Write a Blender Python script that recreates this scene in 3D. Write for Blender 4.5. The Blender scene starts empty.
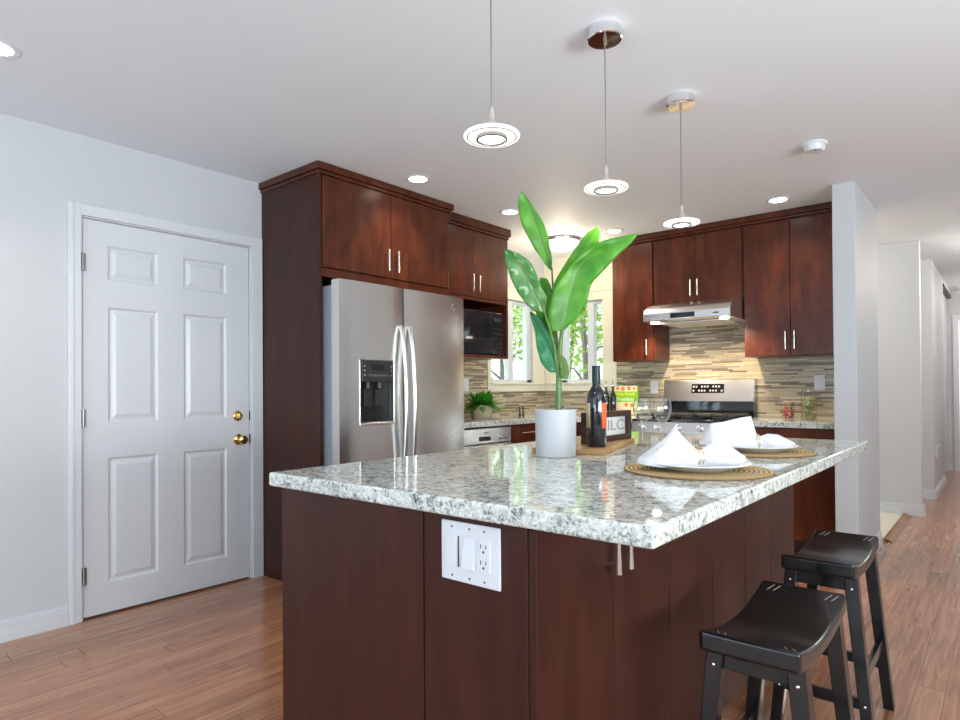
import bpy, bmesh, math, random
from mathutils import Vector, Matrix
random.seed(7)
S = bpy.context.scene
COL = S.collection
PI = math.pi
R = math.radians

# ------------------------------------------------------------------ camera
cd = bpy.data.cameras.new('camera')
cam = bpy.data.objects.new('camera', cd)
COL.objects.link(cam)
cd.sensor_width = 36.0
cd.lens = 629.41 / 960 * 36
cd.shift_y = (384.65 - 360) / 960
cd.clip_start = 0.05
cd.clip_end = 200
cam.matrix_world = (Matrix.Translation((0, 0, 1.1563)) @ Matrix.Rotation(R(39.824), 4, 'Z')
                    @ Matrix.Rotation(R(90 + 0.4435), 4, 'X') @ Matrix.Rotation(R(-0.3857), 4, 'Z'))
S.camera = cam

# ------------------------------------------------------------------ exposure, world
S.view_settings.view_transform = 'Standard'
S.view_settings.look = 'None'
S.view_settings.gamma = 1
S.view_settings.use_curve_mapping = False
S.view_settings.exposure = 0.2
W = bpy.data.worlds.new('sky')
S.world = W
W.use_nodes = True
wb = W.node_tree.nodes['Background']
wb.inputs[0].default_value = (0.88, 0.95, 1.0, 1)
wb.inputs[1].default_value = 2.7


def area(name, loc, rot, sx, sy, power, color):
    l = bpy.data.lights.new(name, 'AREA')
    l.shape = 'RECTANGLE'
    l.size, l.size_y = sx, sy
    l.energy = power
    l.color = color
    o = bpy.data.objects.new(name, l)
    COL.objects.link(o)
    o.location = loc
    o.rotation_euler = rot
    return o


# added fill lamps behind rear and side glazing, tilted up to brighten the ceiling
area('ceiling_fill_rear', (-0.7, -3.66, 1.0), (R(158), 0, 0), 4.4, 1.5, 140, (0.52, 0.72, 1.0))
area('ceiling_fill_side', (2.97, 0.6, 1.15), (R(146), 0, R(90)), 3.2, 1.3, 235, (0.91, 0.96, 1.0))


def point(name, loc, power, color, r=0.05):
    l = bpy.data.lights.new(name, 'POINT')
    l.energy = power
    l.color = color
    l.shadow_soft_size = r
    o = bpy.data.objects.new(name, l)
    COL.objects.link(o)
    o.location = loc
    return o


def spot(name, loc, power, color, ang=120, blend=0.7, r=0.04, rot=(0, 0, 0)):
    l = bpy.data.lights.new(name, 'SPOT')
    l.energy = power
    l.color = color
    l.spot_size = R(ang)
    l.spot_blend = blend
    l.shadow_soft_size = r
    o = bpy.data.objects.new(name, l)
    COL.objects.link(o)
    o.location = loc
    o.rotation_euler = rot
    return o


# ------------------------------------------------------------------ materials
def srgb(r, g, b):
    f = lambda c: c / 12.92 if c <= 0.04045 else ((c + 0.055) / 1.055) ** 2.4
    return (f(r / 255), f(g / 255), f(b / 255), 1)


class NT:
    def __init__(s, name):
        s.m = bpy.data.materials.new(name)
        s.m.use_nodes = True
        s.t = s.m.node_tree
        s.b = s.t.nodes['Principled BSDF']
        s.out = s.t.nodes['Material Output']

    def n(s, kind, **kw):
        x = s.t.nodes.new(kind)
        for k, v in kw.items():
            setattr(x, k, v)
        return x

    def l(s, a, b):
        s.t.links.new(a, b)

    def math(s, op, a, b=None, c=None):
        x = s.n('ShaderNodeMath', operation=op)
        for i, v in enumerate((a, b, c)):
            if v is None:
                continue
            if isinstance(v, (int, float)):
                x.inputs[i].default_value = v
            else:
                s.l(v, x.inputs[i])
        return x.outputs[0]

    def ramp(s, fac, stops):
        x = s.n('ShaderNodeValToRGB')
        e = x.color_ramp.elements
        while len(e) < len(stops):
            e.new(0.5)
        for i, (p, c) in enumerate(stops):
            e[i].position = p
            e[i].color = c
        s.l(fac, x.inputs[0])
        return x.outputs[0]

    def coords(s, scale=(1, 1, 1), rot=(0, 0, 0)):
        tc = s.n('ShaderNodeTexCoord')
        mp = s.n('ShaderNodeMapping')
        mp.inputs['Scale'].default_value = scale
        mp.inputs['Rotation'].default_value = rot
        s.l(tc.outputs['Object'], mp.inputs[0])
        return mp.outputs[0]

    def noise(s, vec, scale, detail=3, rough=0.5, dist=0.0):
        x = s.n('ShaderNodeTexNoise')
        x.inputs['Scale'].default_value = scale
        x.inputs['Detail'].default_value = detail
        x.inputs['Roughness'].default_value = rough
        x.inputs['Distortion'].default_value = dist
        if vec is not None:
            s.l(vec, x.inputs['Vector'])
        return x.outputs[0]

    def bump(s, h, strength, dist=0.002):
        x = s.n('ShaderNodeBump')
        x.inputs['Strength'].default_value = strength
        x.inputs['Distance'].default_value = dist
        s.l(h, x.inputs['Height'])
        s.l(x.outputs[0], s.b.inputs['Normal'])


def pm(name, col, rough=0.5, metal=0.0, coat=0.0, emit=None, es=0, spec=None, trans=0, ior=None):
    k = NT(name)
    k.b.inputs['Base Color'].default_value = col
    k.b.inputs['Roughness'].default_value = rough
    k.b.inputs['Metallic'].default_value = metal
    k.b.inputs['Coat Weight'].default_value = coat
    if spec is not None:
        k.b.inputs['Specular IOR Level'].default_value = spec
    if emit:
        k.b.inputs['Emission Color'].default_value = emit
        k.b.inputs['Emission Strength'].default_value = es
    if trans:
        k.b.inputs['Transmission Weight'].default_value = trans
    if ior:
        k.b.inputs['IOR'].default_value = ior
    return k.m


def m_paint(name, col, bump=0.06, scale=90, rough=0.6):
    k = NT(name)
    v = k.coords()
    k.b.inputs['Base Color'].default_value = col
    k.b.inputs['Roughness'].default_value = rough
    k.bump(k.noise(v, scale, 4, 0.6), bump, 0.004)
    return k.m


def m_wood(name, c1, c2, c3, scale=(6, 6, 0.9), rough=0.28, coat=0.25, fine=1.0):
    k = NT(name)
    v = k.coords(scale)
    a = k.noise(v, 2.2, 5, 0.6, 0.4)
    v2 = k.coords((90 * fine, 90 * fine, 3.0))
    b = k.noise(v2, 1.5, 4, 0.6)
    f = k.math('ADD', k.math('MULTIPLY', a, 0.72), k.math('MULTIPLY', b, 0.28))
    k.l(k.ramp(f, [(0.33, c1), (0.52, c2), (0.72, c3)]), k.b.inputs['Base Color'])
    k.b.inputs['Roughness'].default_value = rough
    k.b.inputs['Coat Weight'].default_value = coat
    k.b.inputs['Specular IOR Level'].default_value = 0.25
    k.b.inputs['Coat Roughness'].default_value = 0.25
    return k.m


def m_granite(name):
    k = NT(name)
    v = k.coords()
    a = k.noise(v, 62, 6, 0.72, 1.0)
    b = k.noise(v, 26, 5, 0.65, 1.2)
    vo = k.n('ShaderNodeTexVoronoi')
    vo.inputs['Scale'].default_value = 150
    k.l(v, vo.inputs['Vector'])
    f = k.math('ADD', k.math('MULTIPLY', a, 0.66), k.math('MULTIPLY', b, 0.34))
    f = k.math('ADD', f, k.math('MULTIPLY', k.math('SUBTRACT', vo.outputs['Distance'], 0.4), 0.10))
    c = k.ramp(f, [(0.385, srgb(76, 82, 80)), (0.44, srgb(134, 138, 133)), (0.492, srgb(184, 187, 180)),
                   (0.55, srgb(212, 214, 207)), (0.67, srgb(230, 232, 227))])
    k.l(c, k.b.inputs['Base Color'])
    k.b.inputs['Roughness'].default_value = 0.045
    k.b.inputs['Specular IOR Level'].default_value = 0.6
    return k.m


def m_mosaic(name, axis):
    """thin stacked glass and stone strips; axis = 0 along x, 1 along y"""
    k = NT(name)
    tc = k.n('ShaderNodeTexCoord')
    sp = k.n('ShaderNodeSeparateXYZ')
    k.l(tc.outputs['Object'], sp.inputs[0])
    u = sp.outputs[axis]
    z = sp.outputs[2]
    zr = k.math('DIVIDE', z, 0.0135)
    row = k.math('FLOOR', zr)
    wn = k.n('ShaderNodeTexWhiteNoise', noise_dimensions='1D')
    k.l(row, wn.inputs['W'])
    w2 = k.n('ShaderNodeTexWhiteNoise', noise_dimensions='1D')
    k.l(k.math('ADD', row, 71.3), w2.inputs['W'])
    ln = k.math('ADD', 0.13, k.math('MULTIPLY', w2.outputs[0], 0.14))
    ur = k.math('ADD', k.math('DIVIDE', u, ln), k.math('MULTIPLY', wn.outputs[0], 9.0))
    colm = k.math('FLOOR', ur)
    cb = k.n('ShaderNodeCombineXYZ')
    k.l(row, cb.inputs[0])
    k.l(colm, cb.inputs[1])
    w3 = k.n('ShaderNodeTexWhiteNoise', noise_dimensions='2D')
    k.l(cb.outputs[0], w3.inputs['Vector'])
    col = k.ramp(w3.outputs[0], [(0.0, srgb(138, 122, 100)), (0.14, srgb(192, 176, 146)), (0.34, srgb(160, 147, 126)),
                                 (0.5, srgb(206, 192, 164)), (0.64, srgb(172, 163, 148)), (0.82, srgb(116, 106, 94)),
                                 (0.89, srgb(184, 170, 138))])
    col.node.color_ramp.interpolation = 'CONSTANT'
    gz = k.math('FRACT', zr)
    gu = k.math('FRACT', ur)
    g = k.math('MULTIPLY', k.math('GREATER_THAN', gz, 0.1), k.math('GREATER_THAN', gu, 0.012))
    mx = k.n('ShaderNodeMix', data_type='RGBA')
    mx.inputs[6].default_value = srgb(112, 104, 92)
    k.l(g, mx.inputs[0])
    k.l(col, mx.inputs[7])
    k.l(mx.outputs[2], k.b.inputs['Base Color'])
    k.l(k.math('ADD', 0.12, k.math('MULTIPLY', w3.outputs[0], 0.3)), k.b.inputs['Roughness'])
    k.bump(g, 0.5, 0.0015)
    return k.m


def m_floor(name):
    k = NT(name)
    tc = k.n('ShaderNodeTexCoord')
    sp = k.n('ShaderNodeSeparateXYZ')
    k.l(tc.outputs['Object'], sp.inputs[0])
    x, y = sp.outputs[0], sp.outputs[1]
    xr = k.math('DIVIDE', x, 0.092)
    row = k.math('FLOOR', xr)
    wn = k.n('ShaderNodeTexWhiteNoise', noise_dimensions='1D')
    k.l(row, wn.inputs['W'])
    yr = k.math('ADD', k.math('DIVIDE', y, 1.15), k.math('MULTIPLY', wn.outputs[0], 13.0))
    cb = k.n('ShaderNodeCombineXYZ')
    k.l(row, cb.inputs[0])
    k.l(k.math('FLOOR', yr), cb.inputs[1])
    w3 = k.n('ShaderNodeTexWhiteNoise', noise_dimensions='2D')
    k.l(cb.outputs[0], w3.inputs['Vector'])
    # grain, shifted board by board
    gv = k.n('ShaderNodeCombineXYZ')
    k.l(k.math('MULTIPLY', x, 30), gv.inputs[0])
    k.l(k.math('ADD', k.math('MULTIPLY', y, 1.5), k.math('MULTIPLY', w3.outputs[0], 40)), gv.inputs[1])
    k.l(k.math('MULTIPLY', w3.outputs[0], 17), gv.inputs[2])
    gr = k.noise(gv.outputs[0], 1.7, 7, 0.6, 0.9)
    f = k.math('ADD', k.math('MULTIPLY', gr, 0.74), k.math('MULTIPLY', w3.outputs[0], 0.13))
    c = k.ramp(f, [(0.27, srgb(132, 86, 62)), (0.38, srgb(155, 105, 77)), (0.50, srgb(174, 122, 91)), (0.66, srgb(194, 144, 110))])
    gx = k.math('FRACT', xr)
    gy = k.math('FRACT', yr)
    g = k.math('MULTIPLY', k.math('GREATER_THAN', gx, 0.022), k.math('GREATER_THAN', gy, 0.0025))
    mx = k.n('ShaderNodeMix', data_type='RGBA')
    mx.inputs[6].default_value = srgb(104, 66, 46)
    k.l(g, mx.inputs[0])
    k.l(c, mx.inputs[7])
    k.l(mx.outputs[2], k.b.inputs['Base Color'])
    k.l(k.math('ADD', 0.15, k.math('MULTIPLY', gr, 0.05)), k.b.inputs['Roughness'])
    k.b.inputs['Coat Weight'].default_value = 0.25
    k.b.inputs['Coat Roughness'].default_value = 0.1
    k.bump(k.math('ADD', k.math('MULTIPLY', g, 0.5), k.math('MULTIPLY', gr, 0.05)), 0.05, 0.001)
    return k.m


def m_steel(name, col=(0.80, 0.79, 0.765, 1), rough=0.25, stretch=(1, 1, 160)):
    k = NT(name)
    v = k.coords(stretch)
    k.b.inputs['Base Color'].default_value = col
    k.b.inputs['Metallic'].default_value = 1
    a = k.noise(v, 5, 3, 0.6)
    k.l(k.math('ADD', rough, k.math('MULTIPLY', a, 0.012)), k.b.inputs['Roughness'])
    return k.m


def m_pane(name, tint=(0.96, 1.0, 0.99, 1), base=0.035, amp=0.6, pw=4.0):
    k = NT(name)
    tr = k.n('ShaderNodeBsdfTransparent')
    tr.inputs[0].default_value = tint
    gl = k.n('ShaderNodeBsdfGlossy')
    gl.inputs['Roughness'].default_value = 0.01
    lw = k.n('ShaderNodeLayerWeight')
    lw.inputs[0].default_value = 0.5
    fac = k.math('ADD', base, k.math('MULTIPLY', k.math('POWER', lw.outputs['Facing'], pw), amp))
    ms = k.n('ShaderNodeMixShader')
    k.l(fac, ms.inputs[0])
    k.l(tr.outputs[0], ms.inputs[1])
    k.l(gl.outputs[0], ms.inputs[2])
    k.l(ms.outputs[0], k.out.inputs[0])
    return k.m


def m_leaf(name, c1, c2, trans=0.35, rough=0.35):
    k = NT(name)
    v = k.coords((1, 1, 1))
    k.l(k.ramp(k.noise(v, 14, 3), [(0.35, c1), (0.65, c2)]), k.b.inputs['Base Color'])
    k.b.inputs['Roughness'].default_value = rough
    tl = k.n('ShaderNodeBsdfTranslucent')
    tl.inputs[0].default_value = (c2[0] * 1.3, min(1, c2[1] * 1.3), c2[2], 1)
    ms = k.n('ShaderNodeMixShader')
    ms.inputs[0].default_value = trans
    k.l(k.b.outputs[0], ms.inputs[1])
    k.l(tl.outputs[0], ms.inputs[2])
    k.l(ms.outputs[0], k.out.inputs[0])
    return k.m


def m_weave(name, c1, c2, dens=70):
    k = NT(name)
    wv = k.n('ShaderNodeTexWave', wave_type='RINGS', rings_direction='Z')
    wv.inputs['Scale'].default_value = dens / 6.0
    wv.inputs['Distortion'].default_value = 1.2
    wv.inputs['Detail'].default_value = 2
    wv.inputs['Detail Scale'].default_value = 8
    k.l(k.coords(), wv.inputs['Vector'])
    k.l(k.ramp(wv.outputs[1], [(0.2, c1), (0.75, c2)]), k.b.inputs['Base Color'])
    k.b.inputs['Roughness'].default_value = 0.75
    k.bump(wv.outputs[1], 0.6, 0.004)
    return k.m


M = {}
M['wall'] = m_paint('wall_paint', srgb(196, 197, 199), 0.10, 45)
M['wall_kitchen'] = m_paint('kitchen_wall_paint', srgb(230, 224, 204), 0.06)
M['ceiling'] = m_paint('ceiling_paint', srgb(232, 235, 239), 0.04, 60)
M['trim'] = pm('trim_gloss_white', srgb(210, 211, 214), 0.3)
M['cream'] = pm('window_cream_trim', srgb(228, 222, 202), 0.35)
M['sash'] = pm('window_grey_white_sash', srgb(206, 212, 216), 0.35)
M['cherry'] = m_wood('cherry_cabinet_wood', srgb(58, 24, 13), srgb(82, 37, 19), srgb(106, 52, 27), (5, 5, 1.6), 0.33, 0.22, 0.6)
M['cherry_shaded'] = m_wood('cherry_shaded_panel', srgb(50, 24, 17), srgb(61, 30, 22), srgb(72, 38, 28), (6, 6, 1.0), 0.4, 0.05, 0.6)  # darker copy of the cherry, with shade mixed into its colour
M['cherry_dark'] = pm('cherry_inner_edge', srgb(44, 20, 17), 0.45)
M['granite'] = m_granite('speckled_granite')
M['mosaic_x'] = m_mosaic('strip_mosaic_tile_back', 0)
M['mosaic_y'] = m_mosaic('strip_mosaic_tile_left', 1)
M['floor'] = m_floor('oak_strip_floor')
M['floor_tile'] = m_paint('pale_floor_tile', srgb(222, 214, 196), 0.02, 10, 0.3)
M['steel'] = m_steel('brushed_steel')
M['steel_side'] = pm('grey_painted_steel', srgb(146, 152, 160), 0.4, 0.2)
M['steel_dark'] = m_steel('dark_brushed_steel', (0.30, 0.29, 0.28, 1), 0.3)
M['nickel'] = pm('satin_nickel', (0.80, 0.77, 0.72, 1), 0.25, 1)
M['chrome'] = pm('chrome', (0.82, 0.82, 0.83, 1), 0.05, 1)
M['brass'] = pm('polished_brass', (0.72, 0.52, 0.20, 1), 0.14, 1)
M['gold'] = pm('gold_ring', (0.80, 0.62, 0.34, 1), 0.2, 1)
M['black_gloss'] = pm('black_glass', (0.012, 0.013, 0.016, 1), 0.06, 0, 0.3)
M['black'] = pm('black_plastic', (0.016, 0.016, 0.017, 1), 0.35)
M['iron'] = pm('cast_iron', (0.03, 0.028, 0.027, 1), 0.5)
M['dark_grey'] = pm('dark_grey_plastic', srgb(52, 50, 50), 0.35)
M['stool'] = pm('black_lacquer', (0.006, 0.006, 0.007, 1), 0.22, 0, 0.12)
M['wear'] = pm('worn_pale_wood', srgb(170, 160, 150), 0.6)
M['pane'] = m_pane('window_glass')
M['glass'] = m_pane('clear_drinking_glass', (0.97, 0.98, 0.98, 1), 0.06, 0.8, 2.2)
M['jar_glass'] = m_pane('clear_jar_glass', (0.97, 0.98, 0.97, 1), 0.04, 0.4, 3.0)
M['filter'] = pm('aluminium_filter', (0.78, 0.75, 0.69, 1), 0.6, 0.2)
M['white_plastic'] = pm('white_plastic', srgb(214, 215, 219), 0.3)
M['slot'] = pm('dark_slot', srgb(50, 50, 54), 0.5)
M['ceramic'] = pm('white_ceramic', srgb(220, 220, 221), 0.22)
M['pot_white'] = pm('matte_white_pot', srgb(180, 180, 182), 0.45)
M['linen'] = m_paint('white_linen', srgb(206, 206, 210), 0.5, 34, 0.8)
M['mat'] = m_weave('woven_straw', srgb(136, 104, 62), srgb(210, 184, 134), 150)
M['board'] = m_wood('light_wood_board', srgb(150, 112, 72), srgb(178, 138, 94), srgb(196, 158, 112), (14, 2, 14), 0.5, 0)
M['bottle'] = pm('dark_bottle_glass', (0.008, 0.009, 0.012, 1), 0.05, 0, 0.5)
M['foil'] = pm('dark_green_foil', srgb(36, 48, 46), 0.35, 0.4)
M['label_tan'] = pm('tan_label_paper', srgb(190, 172, 138), 0.7)
M['label_orange'] = pm('orange_label_paper', srgb(228, 98, 52), 0.6)
M['sign_frame'] = m_wood('dark_walnut_frame', srgb(52, 34, 26), srgb(70, 47, 37), srgb(86, 60, 46), (4, 4, 12), 0.5, 0)
M['paper'] = pm('white_paper', srgb(214, 212, 208), 0.7)
M['ink'] = pm('grey_ink', srgb(146, 144, 144), 0.7)
M['soil'] = m_paint('dark_soil', srgb(72, 58, 44), 0.6, 80, 0.9)
M['leaf'] = m_leaf('bright_banana_leaf', srgb(64, 136, 26), srgb(102, 172, 42))
M['leaf_dark'] = m_leaf('deep_green_leaf', srgb(22, 104, 62), srgb(36, 124, 70), 0.2)
M['leaf_sheen'] = m_leaf('glossy_leaf_sheen_tint', srgb(52, 118, 48), srgb(112, 150, 92), 0.2, 0.22)  # pale grey sheen mixed into the leaf colour
M['leaf_olive'] = m_leaf('olive_leaf', srgb(92, 124, 54), srgb(120, 144, 76), 0.25)
M['stem'] = m_leaf('green_stem', srgb(66, 104, 46), srgb(98, 134, 66), 0.1)
M['fern'] = m_leaf('fern_green', srgb(34, 110, 26), srgb(80, 166, 48), 0.3)
M['fern_pot'] = m_paint('beige_clay_pot', srgb(196, 180, 152), 0.2, 60, 0.7)
M['cork'] = pm('cork', srgb(176, 132, 88), 0.8)
M['green_pasta'] = m_leaf('green_dried_pasta', srgb(138, 146, 74), srgb(186, 186, 116), 0.05, 0.6)
M['candy_red'] = pm('red_candy', srgb(198, 44, 52), 0.35)
M['candy_orange'] = pm('orange_candy', srgb(232, 140, 48), 0.35)
M['candy_purple'] = pm('purple_candy', srgb(120, 46, 110), 0.35)
M['book_green'] = pm('green_book_cover', srgb(136, 196, 40), 0.4)
M['book_cream'] = pm('cream_book_band', srgb(236, 222, 184), 0.5)
M['book_orange'] = pm('orange_book_picture', srgb(226, 130, 80), 0.5)
M['book_yellow'] = pm('yellow_letters', srgb(250, 238, 120), 0.5)
M['white_letter'] = pm('white_letters', srgb(245, 248, 240), 0.5)
M['threshold'] = m_wood('threshold_wood', srgb(110, 78, 54), srgb(142, 104, 76), srgb(164, 126, 94), (12, 2, 12), 0.45, 0)
M['bronze'] = pm('dark_bronze_track', srgb(66, 62, 60), 0.4, 0.6)
M['emit_can'] = pm('lit_lamp_lens', (1, 1, 1, 1), 0.5, emit=(1.0, 0.94, 0.84, 1), es=9)
M['emit_led'] = pm('lit_led_lens', (1, 1, 1, 1), 0.5, emit=(1.0, 0.95, 0.86, 1), es=10)
M['emit_disc'] = pm('glowing_frosted_glass', (0.95, 0.95, 0.95, 1), 0.4, emit=(1.0, 0.97, 0.92, 1), es=0.95)
M['emit_dome'] = pm('lit_glass_dome', (1, 1, 1, 1), 0.4, emit=(1.0, 0.92, 0.72, 1), es=1.6)
M['emit_display'] = pm('microwave_clock_digits', (0.02, 0.03, 0.035, 1), 0.2, emit=(0.3, 0.6, 0.7, 1), es=0.03)
M['fence'] = pm('white_painted_fence', srgb(238, 238, 240), 0.7)
M['ground'] = m_paint('pale_patio_ground', srgb(178, 176, 168), 0.2, 8, 0.9)
M['bark'] = m_paint('tree_bark', srgb(112, 98, 84), 0.6, 30, 0.9)
M['tree_leaf'] = m_leaf('tree_leaf_green', srgb(84, 122, 44), srgb(140, 172, 76), 0.45, 0.5)
M['tree_leaf_pale'] = m_leaf('tree_leaf_pale', srgb(128, 152, 84), srgb(178, 196, 128), 0.5, 0.5)


# ------------------------------------------------------------------ mesh builder
class MB:
    def __init__(s):
        s.bm = bmesh.new()

    def quad(s, *p):
        return s.bm.faces.new([s.bm.verts.new(q) for q in p])

    def box(s, x0, y0, z0, x1, y1, z1):
        if x0 > x1: x0, x1 = x1, x0
        if y0 > y1: y0, y1 = y1, y0
        if z0 > z1: z0, z1 = z1, z0
        v = [s.bm.verts.new(p) for p in ((x0, y0, z0), (x1, y0, z0), (x1, y1, z0), (x0, y1, z0),
                                         (x0, y0, z1), (x1, y0, z1), (x1, y1, z1), (x0, y1, z1))]
        for f in ((0, 3, 2, 1), (4, 5, 6, 7), (0, 1, 5, 4), (1, 2, 6, 5), (2, 3, 7, 6), (3, 0, 4, 7)):
            s.bm.faces.new([v[i] for i in f])
        return s

    def prism(s, pts, h, axis='z', at=0.0):
        """extrude a 2D polygon: axis z -> (x,y); x -> (y,z); y -> (x,z)"""
        def P(a, b, c):
            return {'z': (a, b, c), 'x': (c, a, b), 'y': (a, c, b)}[axis]
        lo = [s.bm.verts.new(P(a, b, at)) for a, b in pts]
        hi = [s.bm.verts.new(P(a, b, at + h)) for a, b in pts]
        n = len(pts)
        s.bm.faces.new(lo[::-1])
        s.bm.faces.new(hi)
        for i in range(n):
            j = (i + 1) % n
            s.bm.faces.new((lo[i], lo[j], hi[j], hi[i]))
        return s

    def tube(s, pts, r, n=10, caps=True):
        pts = [Vector(p) for p in pts]
        rs = r if isinstance(r, (list, tuple)) else [r] * len(pts)
        rings = []
        up = None
        for i, p in enumerate(pts):
            d = (pts[min(i + 1, len(pts) - 1)] - pts[max(i - 1, 0)]).normalized()
            if up is None:
                a = Vector((0, 0, 1)) if abs(d.z) < 0.9 else Vector((1, 0, 0))
                up = (a - d * a.dot(d)).normalized()
            else:
                up = (up - d * up.dot(d)).normalized()
            w = d.cross(up)
            rings.append([s.bm.verts.new(p + (up * math.cos(2 * PI * k / n) + w * math.sin(2 * PI * k / n)) * rs[i])
                          for k in range(n)])
        for a, b in zip(rings, rings[1:]):
            for k in range(n):
                s.bm.faces.new((a[k], a[(k + 1) % n], b[(k + 1) % n], b[k]))
        if caps:
            s.bm.faces.new(rings[0][::-1])
            s.bm.faces.new(rings[-1])
        return s

    def lathe(s, prof, c=(0, 0, 0), n=32, axis='z'):
        """prof: (r, h) list"""
        def P(r, a, h):
            x, y = r * math.cos(a), r * math.sin(a)
            v = {'z': (x, y, h), 'x': (h, x, y), 'y': (y, h, x)}[axis]
            return (v[0] + c[0], v[1] + c[1], v[2] + c[2])
        rings = []
        for r, h in prof:
            if r < 1e-6:
                rings.append([s.bm.verts.new(P(0, 0, h))])
            else:
                rings.append([s.bm.verts.new(P(r, 2 * PI * k / n, h)) for k in range(n)])
        for a, b in zip(rings, rings[1:]):
            for k in range(n):
                j = (k + 1) % n
                if len(a) == 1 and len(b) == 1:
                    continue
                if len(a) == 1:
                    s.bm.faces.new((a[0], b[j], b[k]))
                elif len(b) == 1:
                    s.bm.faces.new((a[k], a[j], b[0]))
                else:
                    s.bm.faces.new((a[k], a[j], b[j], b[k]))
        return s

    def grid(s, rows, close=False):
        vs = [[s.bm.verts.new(p) for p in r] for r in rows]
        for a, b in zip(vs, vs[1:]):
            m = len(a)
            for k in range(m if close else m - 1):
                s.bm.faces.new((a[k], a[(k + 1) % m], b[(k + 1) % m], b[k]))
        return s

    def ico(s, c, r, sub=1, sc=(1, 1, 1)):
        res = bmesh.ops.create_icosphere(s.bm, subdivisions=sub, radius=r)
        for v in res['verts']:
            v.co = Vector((v.co.x * sc[0] + c[0], v.co.y * sc[1] + c[1], v.co.z * sc[2] + c[2]))
        return s

    def build(s, name, m, parent=None, origin=None, bevel=0, seg=2, smooth=35, recalc=True, solid=0):
        if parent is not None:
            org = Vector(parent_world(parent))
        else:
            org = Vector(origin or (0, 0, 0))
        if recalc:
            bmesh.ops.recalc_face_normals(s.bm, faces=s.bm.faces[:])
        for v in s.bm.verts:
            v.co -= org
        for f in s.bm.faces:
            f.smooth = True
        lim = R(smooth)
        for e in s.bm.edges:
            if len(e.link_faces) == 2 and e.calc_face_angle(0) > lim:
                e.smooth = False
        me = bpy.data.meshes.new(name)
        s.bm.to_mesh(me)
        s.bm.free()
        me.materials.append(M[m])
        o = bpy.data.objects.new(name, me)
        COL.objects.link(o)
        if parent is not None:
            o.parent = parent
        else:
            o.location = org
        if solid:
            q = o.modifiers.new('thickness', 'SOLIDIFY')
            q.thickness = solid
        if bevel:
            q = o.modifiers.new('edge', 'BEVEL')
            q.width = bevel
            q.segments = seg
            q.limit_method = 'ANGLE'
            q.angle_limit = R(40)
            q.harden_normals = True
        return o


def parent_world(o):
    p = Vector((0, 0, 0))
    while o is not None:
        p = p + o.location
        o = o.parent
    return p


def tag(o, label, cat, group=None, kind=None):
    o['label'] = label
    o['category'] = cat
    if group: o['group'] = group
    if kind: o['kind'] = kind
    return o


def thing(name, label, cat, loc, group=None):
    o = bpy.data.objects.new(name, None)
    o.empty_display_size = 0.05
    COL.objects.link(o)
    o.location = loc
    return tag(o, label, cat, group)


def struct(o, label, cat='wall'):
    o['kind'] = 'structure'
    o['label'] = label
    o['category'] = cat
    return o


def dup(root, loc, label, group=None):
    r = root.copy()
    COL.objects.link(r)
    r.location = loc
    r['label'] = label
    if group: r['group'] = group
    for ch in list(root.children):
        c = ch.copy()
        COL.objects.link(c)
        c.parent = r
        for g in ch.children:
            d = g.copy()
            COL.objects.link(d)
            d.parent = c
    return r


def bx(*a):
    return MB().box(*a)


def text_mesh(name, body, size, matx, m, parent, extrude=0.0004):
    cu = bpy.data.curves.new(name, 'FONT')
    cu.body = body
    cu.size = size
    cu.align_x = 'CENTER'
    cu.align_y = 'CENTER'
    cu.extrude = extrude
    tmp = bpy.data.objects.new(name + '_tmp', cu)
    COL.objects.link(tmp)
    dg = bpy.context.evaluated_depsgraph_get()
    me = bpy.data.meshes.new_from_object(tmp.evaluated_get(dg))
    bpy.data.objects.remove(tmp)
    me.transform(Matrix.Translation(-parent_world(parent)) @ matx)
    me.materials.clear()
    me.materials.append(M[m])
    me.name = name
    o = bpy.data.objects.new(name, me)
    COL.objects.link(o)
    o.parent = parent
    return o


FACE_X = Matrix.Rotation(R(90), 4, 'Z') @ Matrix.Rotation(R(90), 4, 'X')   # text readable from +x
FACE_NY = Matrix.Rotation(R(90), 4, 'X')                                    # text readable from -y

# ================================================================== ROOM SHELL
XL, YB, CZ = -3.59, 5.33, 2.463
mb = MB()
mb.box(-3.71, -3.6, -0.1, 2.92, 11.0, 0.0)
struct(mb.build('floor', 'floor'), 'brown oak strip floor with a satin finish', 'floor')
mb = MB()
mb.box(-2.6, 5.45, 0.0, -0.712, 6.81, 0.012)
struct(mb.build('floor_entry', 'floor_tile'), 'pale tiled floor of the side entry', 'floor')
mb = MB()
mb.box(-3.71, -3.6, CZ, 2.92, 5.45, CZ + 0.12)
mb.box(-2.72, 5.45, CZ, 2.92, 11.0, CZ + 0.12)
struct(mb.build('ceiling', 'ceiling'), 'smooth white ceiling', 'ceiling')

# left wall with the door opening and the sink window opening
DY0, DY1, DZ = 1.150, 2.088, 2.055
WY0, WY1, WZ0, WZ1 = 4.44, 5.12, 1.215, 2.005
mb = MB()
for a in ((-3.6, 0, DY0, CZ), (DY1, 0, WY0, CZ), (WY1, 0, 5.45, CZ)):
    mb.box(-3.71, a[0], a[1], XL, a[2], a[3])
mb.box(-3.71, DY0, DZ, XL, DY1, CZ)
mb.box(-3.71, WY0, 0, XL, WY1, WZ0)
mb.box(-3.71, WY0, WZ1, XL, WY1, CZ)
struct(mb.build('wall_left', 'wall'), 'white wall with the white panel door')
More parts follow.
